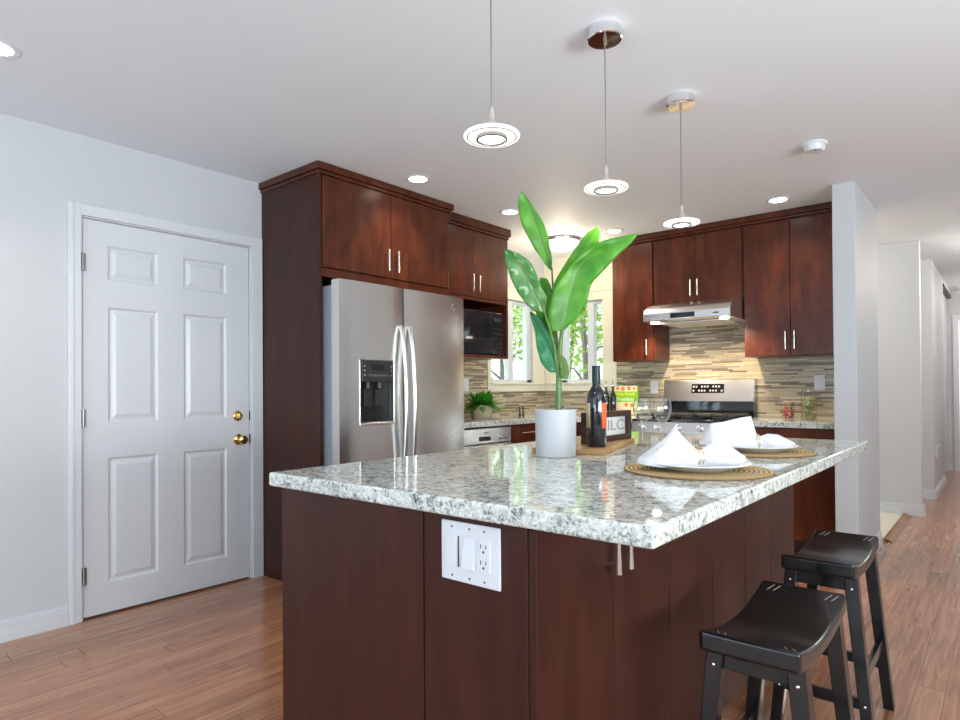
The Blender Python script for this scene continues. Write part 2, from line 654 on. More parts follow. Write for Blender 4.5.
# back wall with window opening
BX0, BX1 = -3.41, -2.915
mb = MB()
mb.box(-3.59, YB, 0, BX0, 5.45, CZ)
mb.box(BX1, YB, 0, -0.845, 5.45, CZ)
mb.box(BX0, YB, 0, BX1, 5.45, WZ0)
mb.box(BX0, YB, WZ1, BX1, 5.45, CZ)
struct(mb.build('wall_back', 'wall_kitchen'), 'cream kitchen wall behind the range')
# stub wall at the end of the range run
mb = MB()
mb.box(-0.845, 4.565, 0, -0.715, 5.45, CZ)
struct(mb.build('wall_partition', 'wall', bevel=0.006), 'white wall end beside the range cabinets')
# side entry room and hallway
mb = MB()
mb.box(-2.72, 5.45, 0, -2.6, 6.82, CZ)
struct(mb.build('wall_entry', 'wall'), 'white side wall of the tiled entry')
mb = MB()
mb.box(-2.72, 6.82, 0, -0.577, 6.94, CZ)
struct(mb.build('wall_hall_near', 'wall'), 'warm white wall facing the kitchen beyond the partition')
mb = MB()
mb.box(-2.72, 7.93, 0, -0.565, 8.05, CZ)
mb.box(-0.685, 8.05, 0, -0.565, 9.42, CZ)
struct(bx(-0.685, 9.42, 2.402, -0.565, 10.8, CZ).build('wall_hall_closet', 'wall'), 'white strip of wall over the closet track')
struct(mb.build('wall_hall_left', 'wall'), 'white hallway wall before the closet')
mb = MB()
mb.box(-1.4, 10.8, 0, -0.49, 10.92, CZ)
mb.box(-0.49, 10.8, 2.06, 0.36, 10.92, CZ)
mb.box(0.36, 10.8, 0, 2.92, 10.92, CZ)
struct(mb.build('wall_hall_end', 'wall'), 'white wall at the end of the hallway')
mb = MB()
mb.box(0.72, 5.3, 0, 0.84, 10.8, CZ)
struct(mb.build('wall_hall_right', 'wall'), 'white right hand wall of the hallway')
mb = MB()
mb.box(0.84, 5.3, 0, 2.92, 5.42, CZ)
struct(mb.build('wall_dining', 'wall'), 'white wall beside the hallway mouth')
# walls behind and right of the camera, with glazed openings
mb = MB()
mb.box(-3.71, -3.6, 0, -3.0, -3.48, CZ)
mb.box(1.6, -3.6, 0, 2.92, -3.48, CZ)
mb.box(-3.0, -3.6, 2.25, 1.6, -3.48, CZ)
mb.box(-3.0, -3.6, 0, 1.6, -3.48, 0.15)
struct(mb.build('wall_rear', 'wall'), 'white wall with the wide glazed opening')
mb = MB()
mb.box(2.8, -3.48, 0, 2.92, -1.1, CZ)
mb.box(2.8, 2.3, 0, 2.92, 5.3, CZ)
mb.box(2.8, -1.1, 0, 2.92, 2.3, 0.4)
mb.box(2.8, -1.1, 2.3, 2.92, 2.3, CZ)
struct(mb.build('wall_right', 'wall'), 'white wall with the added side window')

# baseboards
def baseboard(name, segs, label):
    mb = MB()
    for (x0, y0, x1, y1, nx, ny) in segs:
        for (t, z0, z1) in ((0.017, 0, 0.070), (0.009, 0.070, 0.078), (0.013, 0.078, 0.090), (0.006, 0.090, 0.1)):
            mb.box(x0 if nx == 0 else x0, y0 if ny == 0 else y0, z0,
                   x1 if nx == 0 else x0 + nx * t, y1 if ny == 0 else y0 + ny * t, z1)
    return struct(mb.build(name, 'trim'), label, 'baseboard')


baseboard('baseboard_left', [(XL, -3.4, XL, 1.09, 1, 0)], 'white stepped baseboard left of the door')
baseboard('baseboard_hall_near', [(-2.6, 6.82, -0.577, 6.82, 0, -1), (-0.577, 6.82, -0.577, 6.94, 1, 0)],
          'white baseboard on the wall beyond the partition')
baseboard('baseboard_hall_left', [(-2.6, 7.93, -0.565, 7.93, 0, -1), (-0.565, 7.93, -0.565, 9.4, 1, 0)],
          'white baseboard along the hallway')
baseboard('baseboard_hall_end', [(-1.3, 10.8, -0.56, 10.8, 0, -1)], 'white baseboard at the hallway end')
baseboard('baseboard_partition', [(-0.715, 4.565, -0.715, 5.44, 1, 0)], 'white baseboard on the wall end')

# ------------------------------------------------------------------ panel door
mb = MB()
CT = 0.018
mb.box(XL, 1.091, 0, XL + CT, 1.150, 2.112)
mb.box(XL, 2.088, 0, XL + CT, 2.160, 2.112)
mb.box(XL, 1.150, 2.053, XL + CT, 2.088, 2.112)
mb.box(XL, 1.100, 0, XL + CT + 0.004, 1.118, 2.106)
mb.box(-3.70, 1.150, 0, XL + 0.006, 1.159, 2.053)
mb.box(-3.70, 2.079, 0, XL + 0.006, 2.088, 2.053)
mb.box(-3.70, 1.159, 2.046, XL + 0.006, 2.079, 2.053)
struct(bx(-3.705, 1.150, 0, -3.635, 2.088, 0.03).build('door_gap_block', 'bronze'), 'dark block added under the panel door to stop light', 'light block')  # added block keeps outside light from showing under the door
struct(mb.build('trim_1', 'trim', bevel=0.003), 'white casing around the panel door', 'door casing')

door = bpy.data.objects.new('door_1', None)
COL.objects.link(door)
door.location = (XL, 1.163, 0.01)
struct(door, 'white six panel door with brass knob and deadbolt', 'door')
FX = XL - 0.004
mb = MB()
ys = [1.1635, 1.274, 1.538, 1.668, 1.937, 2.0745]
zs = [0.012, 0.16, 0.82, 0.992, 1.605, 1.735, 1.927, 2.041]
bk = FX - 0.036
for i in range(5):
    for j in range(7):
        y0, y1, z0, z1 = ys[i], ys[i + 1], zs[j], zs[j + 1]
        if i in (1, 3) and j in (1, 3, 5):
            loops = [(0, 0), (0.006, -0.001), (0.016, -0.010), (0.024, -0.010), (0.046, -0.0025)]
            rings = []
            for ins, d in loops:
                rings.append([(FX + d, y0 + ins, z0 + ins), (FX + d, y1 - ins, z0 + ins),
                              (FX + d, y1 - ins, z1 - ins), (FX + d, y0 + ins, z1 - ins)])
            mb.grid(rings, close=True)
            mb.quad(*rings[-1])
        else:
            mb.quad((FX, y0, z0), (FX, y1, z0), (FX, y1, z1), (FX, y0, z1))
y0, y1, z0, z1 = ys[0], ys[-1], zs[0], zs[-1]
mb.quad((bk, y0, z0), (bk, y0, z1), (bk, y1, z1), (bk, y1, z0))
mb.quad((FX, y0, z0), (FX, y0, z1), (bk, y0, z1), (bk, y0, z0))
mb.quad((FX, y1, z0), (bk, y1, z0), (bk, y1, z1), (FX, y1, z1))
mb.quad((FX, y0, z1), (FX, y1, z1), (bk, y1, z1), (bk, y0, z1))
mb.quad((FX, y0, z0), (bk, y0, z0), (bk, y1, z0), (FX, y1, z0))
bmesh.ops.remove_doubles(mb.bm, verts=mb.bm.verts[:], dist=1e-5)
mb.build('door_slab', 'trim', door, smooth=15)
for z in (0.222, 1.025, 1.818):
    h = MB()
    h.tube([(XL + 0.010, 1.1595, z - 0.045), (XL + 0.010, 1.1595, z + 0.045)], 0.007, 10)
    h.box(XL - 0.003, 1.163, z - 0.044, XL + 0.003, 1.176, z + 0.044)
    h.build('hinge', 'steel_dark', door)
kn = MB()
kn.lathe([(0, -0.002), (0.033, -0.002), (0.033, 0.004), (0.026, 0.010), (0.012, 0.013), (0.011, 0.030), (0.018, 0.036),
          (0.027, 0.046), (0.029, 0.056), (0.025, 0.066), (0.014, 0.071), (0, 0.072)], (FX, 2.005, 0.862), 28, 'x')
kn.build('door_knob', 'brass', door)
kn = MB()
kn.lathe([(0, -0.002), (0.031, -0.002), (0.031, 0.006), (0.024, 0.013), (0.0, 0.014)], (FX, 2.0, 1.006), 28, 'x')
kn.box(FX + 0.012, 1.996, 0.992, FX + 0.03, 2.004, 1.02)
kn.build('deadbolt', 'brass', door, bevel=0.002)
for z in (0.862, 1.006):
    bx(XL - 0.003, 2.0755, z - 0.028, XL + 0.0065, 2.0787, z + 0.028).build('strike_plate', 'bronze', door)

# ------------------------------------------------------------------ corner windows
def win_parts(root, segs, fix):
    for (name, m, boxes, bev) in segs:
        mb = MB()
        for b in boxes:
            mb.box(*b)
        mb.build(name, m, root, bevel=bev)


w1 = bpy.data.objects.new('window_1', None)
COL.objects.link(w1)
w1.location = (XL, 4.78, 1.2)
struct(w1, 'left half of the corner sink window, beside the microwave cabinet', 'window')
F = -3.66
win_parts(w1, [
    ('casing', 'cream', [(XL, 4.395, 1.135, XL + 0.02, 5.31, 1.215), (XL, 4.395, 2.005, XL + 0.02, 5.31, 2.09),
                         (XL, 4.395, 1.215, XL + 0.02, 4.445, 2.005), (XL, 5.115, 1.215, XL + 0.02, 5.31, 2.005),
                         (XL, 4.385, 2.083, XL + 0.03, 5.30, 2.098)], 0.003),
    ('window_sill', 'cream', [(XL - 0.1, 4.44, 1.205, XL + 0.035, 5.29, 1.222)], 0.003),
    ('window_frame', 'sash', [(F, 4.44, 1.215, F + 0.05, 4.47, 2.005), (F, 5.05, 1.215, F + 0.05, 5.12, 2.005),
                              (F, 4.44, 1.215, F + 0.05, 5.12, 1.248), (F, 4.44, 1.975, F + 0.05, 5.12, 2.005),
                              (F, 4.745, 1.22, F + 0.06, 4.815, 2.0)], 0.003)], 0)
bx(F + 0.015, 4.47, 1.245, F + 0.019, 4.75, 1.98).build('pane', 'pane', w1)
bx(F + 0.015, 4.81, 1.245, F + 0.019, 5.05, 1.98).build('pane', 'pane', w1)
w2 = bpy.data.objects.new('window_2', None)
COL.objects.link(w2)
w2.location = (-3.16, YB, 1.2)
struct(w2, 'right half of the corner sink window, left of the range cabinets', 'window')
G = YB + 0.03
win_parts(w2, [
    ('casing', 'cream', [(-3.57, YB - 0.02, 1.135, -2.775, YB, 1.215), (-3.57, YB - 0.02, 2.005, -2.775, YB, 2.09),
                         (-3.57, YB - 0.02, 1.215, -3.41, YB, 2.005), (-2.915, YB - 0.02, 1.215, -2.775, YB, 2.005),
                         (-3.56, YB - 0.03, 2.083, -2.765, YB, 2.098)], 0.003),
    ('window_sill', 'cream', [(-3.55, YB - 0.035, 1.205, -2.915, YB + 0.1, 1.222)], 0.003),
    ('window_frame', 'sash', [(-3.41, G, 1.215, -3.34, G + 0.05, 2.005), (-2.945, G, 1.215, -2.915, G + 0.05, 2.005),
                              (-3.41, G, 1.215, -2.915, G + 0.05, 1.245), (-3.41, G, 1.975, -2.915, G + 0.05, 2.005),
                              (-3.10, G - 0.01, 1.22, -3.03, G + 0.05, 2.0)], 0.003)], 0)
bx(-3.345, G + 0.02, 1.24, -3.095, G + 0.024, 1.98).build('pane', 'pane', w2)
bx(-3.035, G + 0.02, 1.24, -2.94, G + 0.024, 1.98).build('pane', 'pane', w2)
# unseen rear glazing, and a side window added for fill light
w3 = bpy.data.objects.new('window_3', None)
COL.objects.link(w3)
w3.location = (-0.7, -3.54, 0.15)
struct(w3, 'wide glazed doors at the rear of the room', 'window')
mb = MB()
for x in (-3.0, -1.5, 0.05, 1.53):
    mb.box(x, -3.57, 0.15, x + 0.07, -3.50, 2.25)
mb.box(-3.0, -3.57, 0.15, 1.6, -3.50, 0.23)
mb.box(-3.0, -3.57, 2.17, 1.6, -3.50, 2.25)
mb.build('window_frame', 'trim', w3)
for x in (-2.93, -1.43, 0.12):
    bx(x, -3.537, 0.23, x + 1.41, -3.533, 2.17).build('pane', 'pane', w3)
w4 = bpy.data.objects.new('window_4', None)
COL.objects.link(w4)
w4.location = (2.86, 0.6, 0.4)
struct(w4, 'unseen side window right of the camera, added for fill light', 'window')
mb = MB()
for y in (-1.1, 0.565, 2.23):
    mb.box(2.82, y, 0.4, 2.89, y + 0.07, 2.3)
mb.box(2.82, -1.1, 0.4, 2.89, 2.3, 0.48)
mb.box(2.82, -1.1, 2.22, 2.89, 2.3, 2.3)
mb.build('window_frame', 'trim', w4)
for y in (-1.03, 0.635):
    bx(2.853, y, 0.48, 2.857, y + 1.595, 2.22).build('pane', 'pane', w4)

# backsplash tile
mb = MB()
mb.box(XL, 3.30, 0.92, XL + 0.012, 4.392, 1.42)
mb.box(XL, 4.392, 0.92, XL + 0.012, YB - 0.001, 1.133)
struct(mb.build('backsplash_left', 'mosaic_y'), 'tan strip mosaic backsplash behind the small fern', 'backsplash')
mb = MB()
mb.box(-3.577, YB - 0.012, 0.92, -2.776, YB, 1.133)
mb.box(-2.776, YB - 0.012, 0.92, -2.26, YB, 1.42)
mb.box(-2.26, YB - 0.012, 0.92, -1.53, YB, 1.9)
mb.box(-1.53, YB - 0.012, 0.92, -0.846, YB, 1.42)
struct(mb.build('backsplash_back', 'mosaic_x'), 'tan and grey strip mosaic backsplash behind the range', 'backsplash')


# ================================================================== CABINETS
def pull_x(mb, x, y, z0, z1, r=0.0055, out=0.03):
    mb.tube([(x + out, y, z0), (x + out, y, z1)], r, 8)
    for z in (z0 + 0.014, z1 - 0.014):
        mb.tube([(x, y, z), (x + out, y, z)], r * 0.8, 8)
    return mb


def pull_y(mb, x, y, z0, z1, r=0.0055, out=0.03):
    mb.tube([(x, y - out, z0), (x, y - out, z1)], r, 8)
    for z in (z0 + 0.014, z1 - 0.014):
        mb.tube([(x, y, z), (x, y - out, z)], r * 0.8, 8)
    return mb


def crown(mb, pts_outer, z0, z1):
    pass


# tall refrigerator surround
fc = thing('refrigerator_cabinet', 'tall dark cherry surround with two doors over the refrigerator', 'cabinet', (-3.29, 2.73, 0))
bx(XL + 0.001, 2.164, 0.0, -2.995, 2.186, 2.40).build('side_panel', 'cherry_shaded', fc, bevel=0.002)
bx(XL + 0.001, 3.262, 0.0, -3.02, 3.284, 2.40).build('side_panel', 'cherry_shaded', fc, bevel=0.002)
bx(XL + 0.001, 2.187, 1.83, -3.017, 3.261, 2.40).build('cabinet_box', 'cherry', fc)
bx(-3.016, 2.187, 1.812, -2.998, 3.261, 1.863).build('bottom_rail', 'cherry', fc, bevel=0.002)
d = bx(-3.015, 2.190, 1.868, -2.992, 2.711, 2.396).build('door', 'cherry', fc, bevel=0.0025)
pull_x(MB(), -2.992, 2.672, 1.905, 2.042).build('handle', 'nickel', d)
d = bx(-3.015, 2.716, 1.868, -2.992, 3.250, 2.396).build('door', 'cherry', fc, bevel=0.0025)
pull_x(MB(), -2.992, 2.752, 1.905, 2.042).build('handle', 'nickel', d)
mb = MB()
for (o, z0, z1) in ((0.010, 2.399, 2.420), (0.022, 2.420, 2.4615)):
    mb.box(XL + 0.001, 2.164 - o, z0, -2.992 + o, 3.270 + o, z1)
mb.build('crown_molding', 'cherry', fc, bevel=0.006)

# microwave cabinet
XM = -3.12
mc = thing('microwave_cabinet', 'dark cherry wall cabinet with two doors above the microwave shelf', 'cabinet', (-3.35, 3.7, 1.40))
mb = MB()
mb.box(XL + 0.001, 3.286, 1.405, XM - 0.022, 3.306, 2.38)
mb.box(XL + 0.001, 4.085, 1.405, XM - 0.001, 4.107, 2.38)
mb.box(XL + 0.001, 3.306, 1.405, XM - 0.001, 4.085, 1.425)
mb.box(XL + 0.001, 3.306, 1.84, XM - 0.001, 4.085, 1.862)
mb.box(XL + 0.001, 3.306, 1.862, XM - 0.022, 4.085, 2.38)
mb.box(XL + 0.001, 3.306, 1.425, XL + 0.015, 4.085, 1.84)
mb.build('cabinet_box', 'cherry', mc, bevel=0.0015)
d = bx(XM - 0.021, 3.288, 1.868, XM, 3.675, 2.375).build('door', 'cherry', mc, bevel=0.0025)
pull_x(MB(), XM, 3.640, 1.905, 2.035).build('handle', 'nickel', d)
d = bx(XM - 0.021, 3.679, 1.868, XM, 4.083, 2.375).build('door', 'cherry', mc, bevel=0.0025)
pull_x(MB(), XM, 3.715, 1.905, 2.035).build('handle', 'nickel', d)
mb = MB()
mb.box(XL + 0.001, 3.296, 2.38, XM + 0.008, 4.117, 2.402)
mb.box(XL + 0.001, 3.296, 2.402, XM + 0.022, 4.129, 2.4615)
mb.build('crown_molding', 'cherry', mc, bevel=0.006)

mw = thing('microwave', 'black microwave oven on the shelf right of the refrigerator', 'microwave', (-3.37, 3.66, 1.425))
bx(-3.53, 3.316, 1.435, -3.155, 4.070, 1.772).build('oven_body', 'black', mw, bevel=0.004)
bx(-3.155, 3.316, 1.437, -3.135, 3.895, 1.770).build('oven_door', 'black_gloss', mw, bevel=0.004)
bx(-3.155, 3.900, 1.437, -3.135, 4.070, 1.770).build('control_panel', 'black_gloss', mw, bevel=0.004)
bx(-3.135, 3.935, 1.70, -3.1335, 4.03, 1.73).build('display', 'emit_display', mw)
mb = MB()
for i in range(5):
    for j in range(3):
        mb.box(-3.135, 3.925 + j * 0.042, 1.48 + i * 0.038, -3.1344, 3.955 + j * 0.042, 1.50 + i * 0.038)
mb.build('key_pad', 'black', mw)
pull_x(MB(), -3.135, 3.345, 1.47, 1.74, 0.008, 0.02).build('handle', 'dark_grey', mw)
for y in (3.36, 4.02):
    for x in (-3.50, -3.20):
        bx(x, y, 1.425, x + 0.03, y + 0.02, 1.436).build('foot_pad', 'black', mw)

# ------------------------------------------------------------------ refrigerator
FF = -2.85
rf = thing('refrigerator', 'stainless side by side refrigerator with water dispenser', 'refrigerator', (-3.2, 2.72, 0))
bx(-3.55, 2.200, 0.03, -2.935, 3.255, 1.755).build('fridge_body', 'steel_side', rf, bevel=0.004)
bx(-2.99, 2.21, 0.0, -2.90, 3.23, 0.09).build('toe_grille', 'black', rf)


def fridge_door(y0, y1, hole=None):
    """front bowed a little across its width; outline with a rounded top"""
    mb = MB()
    n = 12
    zlo, zhi = 0.10, 1.785
    def fx(y):
        t = (y - y0) / (y1 - y0) * 2 - 1
        return FF - 0.010 * abs(t) ** 4
    if hole is None:
        yy = [y0 + (y1 - y0) * i / n for i in range(n + 1)]
        zz = [zlo, zhi]
    else:
        a, b, c, e = hole
        yy = sorted(set([y0 + (y1 - y0) * i / n for i in range(n + 1)] + [a, b]))
        zz = [zlo, c, e, zhi]
    back = -2.927
    for j in range(len(zz) - 1):
        for i in range(len(yy) - 1):
            if hole and j == 1 and yy[i] >= a - 1e-6 and yy[i + 1] <= b + 1e-6:
                continue
            mb.quad((fx(yy[i]), yy[i], zz[j]), (fx(yy[i + 1]), yy[i + 1], zz[j]),
                    (fx(yy[i + 1]), yy[i + 1], zz[j + 1]), (fx(yy[i]), yy[i], zz[j + 1]))
    for i in range(len(yy) - 1):
        for z in (zlo, zhi):
            mb.quad((fx(yy[i]), yy[i], z), (fx(yy[i + 1]), yy[i + 1], z), (back, yy[i + 1], z), (back, yy[i], z))
    for y in (y0, y1):
        for j in range(len(zz) - 1):
            mb.quad((fx(y), y, zz[j]), (fx(y), y, zz[j + 1]), (back, y, zz[j + 1]), (back, y, zz[j]))
    mb.quad((back, y0, zlo), (back, y1, zlo), (back, y1, zhi), (back, y0, zhi))
    if hole:
        q = FF - 0.055
        for (p, r_) in (((a, c), (b, c)), ((b, c), (b, e)), ((b, e), (a, e)), ((a, e), (a, c))):
            mb.quad((fx(p[0]), p[0], p[1]), (fx(r_[0]), r_[0], r_[1]), (q, r_[0], r_[1]), (q, p[0], p[1]))
        mb.quad((q, a, c), (q, b, c), (q, b, e), (q, a, e))
    bmesh.ops.remove_doubles(mb.bm, verts=mb.bm.verts[:], dist=1e-5)
    return mb


A, B, Cc, E_ = 2.345, 2.598, 0.962, 1.335
dl = fridge_door(2.200, 2.686, (A, B, Cc, E_)).build('freezer_door', 'steel', rf, smooth=30)
dr = fridge_door(2.696, 3.256).build('fresh_food_door', 'steel', rf, smooth=30)
mb = MB()
for y, s_ in ((2.658, -1), (2.732, 1)):
    pts = []
    for i in range(17):
        t = i / 16
        z = 0.62 + t * 0.93
        o = 0.050 * math.sin(PI * t) ** 0.55 + 0.004
        pts.append((FF - 0.002 + o, y, z))
    (mb if False else MB()).tube(pts, 0.013, 12).build('door_handle', 'steel', dl if s_ < 0 else dr)
# dispenser
bx(FF - 0.054, A + 0.004, 1.205, FF + 0.006, B - 0.004, 1.333).build('dispenser_panel', 'dark_grey', dl, bevel=0.006)
bx(FF - 0.054, A + 0.002, Cc + 0.002, FF - 0.045, B - 0.002, 1.205).build('dispenser_recess', 'black', dl)
mb = MB()
mb.box(FF - 0.03, A - 0.010, Cc - 0.012, FF + 0.007, B + 0.010, Cc + 0.006)
mb.box(FF - 0.03, B - 0.002, Cc, FF + 0.005, B + 0.012, E_)
mb.box(FF - 0.03, A - 0.011, Cc, FF + 0.003, A, E_)
mb.build('dispenser_trim', 'nickel', dl, bevel=0.005)
mb = MB()
mb.box(FF - 0.046, 2.39, 1.06, FF - 0.025, 2.45, 1.16)
mb.box(FF - 0.046, 2.48, 1.06, FF - 0.025, 2.54, 1.16)
mb.tube([(FF - 0.03, 2.42, 1.21), (FF - 0.03, 2.42, 1.165)], 0.02, 12)
mb.tube([(FF - 0.03, 2.51, 1.21), (FF - 0.03, 2.51, 1.165)], 0.02, 12)
mb.build('dispenser_paddles', 'dark_grey', dl, bevel=0.003)
bx(FF - 0.05, A + 0.01, Cc + 0.004, FF - 0.004, B - 0.01, Cc + 0.012).build('drip_tray', 'dark_grey', dl)
bx(FF + 0.0055, 2.425, 1.275, FF + 0.0072, 2.52, 1.31).build('dispenser_display', 'black_gloss', dl)
mb = MB()
for i in range(3):
    mb.lathe([(0, 0), (0.006, 0), (0.006, 0.002), (0, 0.002)], (FF + 0.006, 2.368 + 0.0, 1.245 + i * 0.026), 10, 'x')
    mb.lathe([(0, 0), (0.006, 0), (0.006, 0.002), (0, 0.002)], (FF + 0.006, 2.575 + 0.0, 1.245 + i * 0.026), 10, 'x')
pts = [(FF + 0.0072, 2.40 + 0.145 * i / 40, 1.243 + 0.009 * math.sin(i * 1.1) * (1 - i / 70)) for i in range(41)]
mb.tube(pts, 0.0016, 5)
mb.build('dispenser_buttons', 'nickel', dl)
mb = MB()
mb.lathe([(0, 0), (0.021, 0), (0.021, 0.003), (0.017, 0.004), (0.015, 0.002), (0, 0.002)], (FF, 3.145, 1.715), 24, 'x')
mb.tube([(FF + 0.003, 3.137, 1.708), (FF + 0.003, 3.145, 1.723), (FF + 0.003, 3.152, 1.708)], 0.0014, 6)
mb.build('round_badge', 'chrome', dr)
# curved reflection-catching grip line along the freezer door top
# ------------------------------------------------------------------ left base run
XB = -2.985
dw = thing('dishwasher', 'stainless dishwasher under the counter right of the refrigerator', 'dishwasher', (-3.3, 3.66, 0))
bx(-3.55, 3.36, 0.10, XB - 0.02, 3.955, 0.868).build('tub', 'dark_grey', dw)
bx(XB - 0.02, 3.36, 0.11, XB + 0.002, 3.955, 0.745).build('front_panel', 'steel', dw, bevel=0.004)
d = bx(XB - 0.02, 3.36, 0.752, XB + 0.002, 3.955, 0.866).build('control_panel', 'steel', dw, bevel=0.004)
bx(XB - 0.006, 3.56, 0.772, XB + 0.0035, 3.70, 0.805).build('pocket_handle', 'black', d, bevel=0.003)
bx(XB, 3.62, 0.828, XB + 0.003, 3.67, 0.836).build('status_strip', 'dark_grey', d)
bx(XB, 3.80, 0.775, XB + 0.003, 3.90, 0.785).build('name_plate', 'chrome', d)
bx(-3.5, 3.37, 0.0, XB - 0.07, 3.945, 0.10).build('toe_kick', 'black', dw)

bl = thing('base_cabinet', 'dark cherry drawer base between dishwasher and sink corner', 'cabinet', (-3.3, 4.3, 0))
bx(XL + 0.001, 3.96, 0.10, XB - 0.022, 4.66, 0.876).build('cabinet_box', 'cherry', bl)
bx(XL + 0.001, 3.3, 0.0, XB - 0.03, 3.35, 0.876).build('filler', 'cherry', bl)
for k, (z0, z1) in enumerate(((0.735, 0.868), (0.44, 0.729), (0.11, 0.434))):
    d = bx(XB - 0.021, 3.963, z0, XB, 4.36, z1).build('drawer', 'cherry', bl, bevel=0.002)
    h = MB()
    zz = z1 - 0.06
    h.tube([(XB + 0.03, 4.07, zz), (XB + 0.03, 4.24, zz)], 0.0055, 8)
    for y in (4.085, 4.225):
        h.tube([(XB, y, zz), (XB + 0.03, y, zz)], 0.0045, 8)
    h.build('handle', 'nickel', d)
bx(XL + 0.001, 3.96, 0.0, XB - 0.08, 4.66, 0.10).build('toe_kick', 'cherry_dark', bl)

YF = 4.70      # front of the back run
bc = thing('sink_base_cabinet', 'dark cherry corner sink base left of the range', 'cabinet', (-2.9, 5.0, 0))
mb = MB()
mb.prism([(XL + 0.002, 4.665), (-3.0, 4.665), (-2.62, YF + 0.02), (-2.30, YF + 0.02),
          (-2.30, YB - 0.014), (XL + 0.014, YB - 0.014)], 0.776, 'z', 0.10)
mb.build('cabinet_box', 'cherry', bc)
d = bx(-2.60, YF, 0.735, -2.305, YF + 0.021, 0.868).build('drawer', 'cherry', bc, bevel=0.002)
h = MB()
h.tube([(-2.52, YF - 0.03, 0.805), (-2.39, YF - 0.03, 0.805)], 0.0055, 8)
for x in (-2.505, -2.405):
    h.tube([(x, YF, 0.805), (x, YF - 0.03, 0.805)], 0.0045, 8)
h.build('handle', 'nickel', d)
d = bx(-2.60, YF, 0.11, -2.305, YF + 0.021, 0.729).build('door', 'cherry', bc, bevel=0.002)
pull_y(MB(), -2.35, YF, 0.56, 0.69).build('handle', 'nickel', d)
bx(-3.5, 4.75, 0.0, -2.31, 5.30, 0.10).build('toe_kick', 'cherry_dark', bc)

br = thing('base_cabinet', 'dark cherry base cabinet between the range and the white wall end', 'cabinet', (-1.19, 5.0, 0))
bx(-1.525, YF + 0.021, 0.10, -0.847, YB - 0.014, 0.876).build('cabinet_box', 'cherry', br)
bx(-1.525, YF + 0.07, 0.0, -0.847, YB - 0.02, 0.10).build('toe_kick', 'cherry_dark', br)
for (x0, x1) in ((-1.523, -1.190), (-1.186, -0.85)):
    d = bx(x0, YF, 0.735, x1, YF + 0.02, 0.868).build('drawer', 'cherry', br, bevel=0.002)
    h = MB()
    c = (x0 + x1) / 2
    h.tube([(c - 0.065, YF - 0.03, 0.79), (c + 0.065, YF - 0.03, 0.79)], 0.0055, 8)
    for x in (c - 0.05, c + 0.05):
        h.tube([(x, YF, 0.79), (x, YF - 0.03, 0.79)], 0.0045, 8)
    h.build('handle', 'nickel', d)
    d = bx(x0, YF, 0.11, x1, YF + 0.02, 0.729).build('door', 'cherry', br, bevel=0.002)
    pull_y(MB(), (x1 - 0.04) if x0 < -1.3 else (x0 + 0.04), YF, 0.56, 0.69).build('handle', 'nickel', d)

# counters
mb = MB()
mb.prism([(XL + 0.013, 3.30), (XB + 0.025, 3.30), (XB + 0.025, 4.38), (-2.61, YF - 0.025), (-2.297, YF - 0.025),
          (-2.297, YB - 0.013), (XL + 0.013, YB - 0.013)], 0.042, 'z', 0.878)
tag(mb.build('countertop', 'granite', origin=(-3.2, 4.5, 0.878), bevel=0.004),
    'L shaped speckled granite countertop under the corner window', 'countertop')
mb = bx(-1.527, YF - 0.025, 0.878, -0.847, YB - 0.013, 0.92)
tag(mb.build('countertop', 'granite', origin=(-1.19, 5.0, 0.878), bevel=0.004),
    'short granite countertop right of the range holding two jars', 'countertop')

# ------------------------------------------------------------------ wall cabinets on the back wall
YC = 4.997
def wall_cab(label, x0, x1, z0, doors, pulls, y_body=YC + 0.021):
    t = thing('wall_cabinet', label, 'cabinet', ((x0 + x1) / 2, 5.15, z0))
    bx(x0, y_body, z0, x1, YB - 0.013, 2.40).build('cabinet_box', 'cherry', t, bevel=0.001)
    for (a, b), p in zip(doors, pulls):
        d = bx(a, YC, z0 + 0.002, b, YC + 0.020, 2.386).build('door', 'cherry', t, bevel=0.0025)
        pull_y(MB(), p, YC, z0 + 0.045, z0 + 0.178).build('handle', 'nickel', d)
    return t


c1 = wall_cab('single door cherry wall cabinet between corner window and range hood', -2.645, -2.262, 1.392, [(-2.643, -2.272)], [-2.315])
c2 = wall_cab('short double door cherry wall cabinet directly above the range hood', -2.258, -1.532, 1.852, [(-2.255, -1.910), (-1.906, -1.545)], [-1.935, -1.878])
c3 = wall_cab('tall double door cherry wall cabinet against the white wall end', -1.528, -0.847, 1.392, [(-1.526, -1.205), (-1.201, -0.850)], [-1.232, -1.172])
for t, x0, x1 in ((c1, -2.645, -2.2615), (c2, -2.2605, -1.5305), (c3, -1.5295, -0.8475)):
    mb = MB()
    a = x0 - (0.02 if t is c1 else 0)
    mb.box(a, YC - 0.008, 2.40, x1, YB - 0.013, 2.418)
    mb.box(a, YC - 0.024, 2.418, x1, YB - 0.013, 2.4615)
    mb.build('crown_molding', 'cherry', t, bevel=0.004)

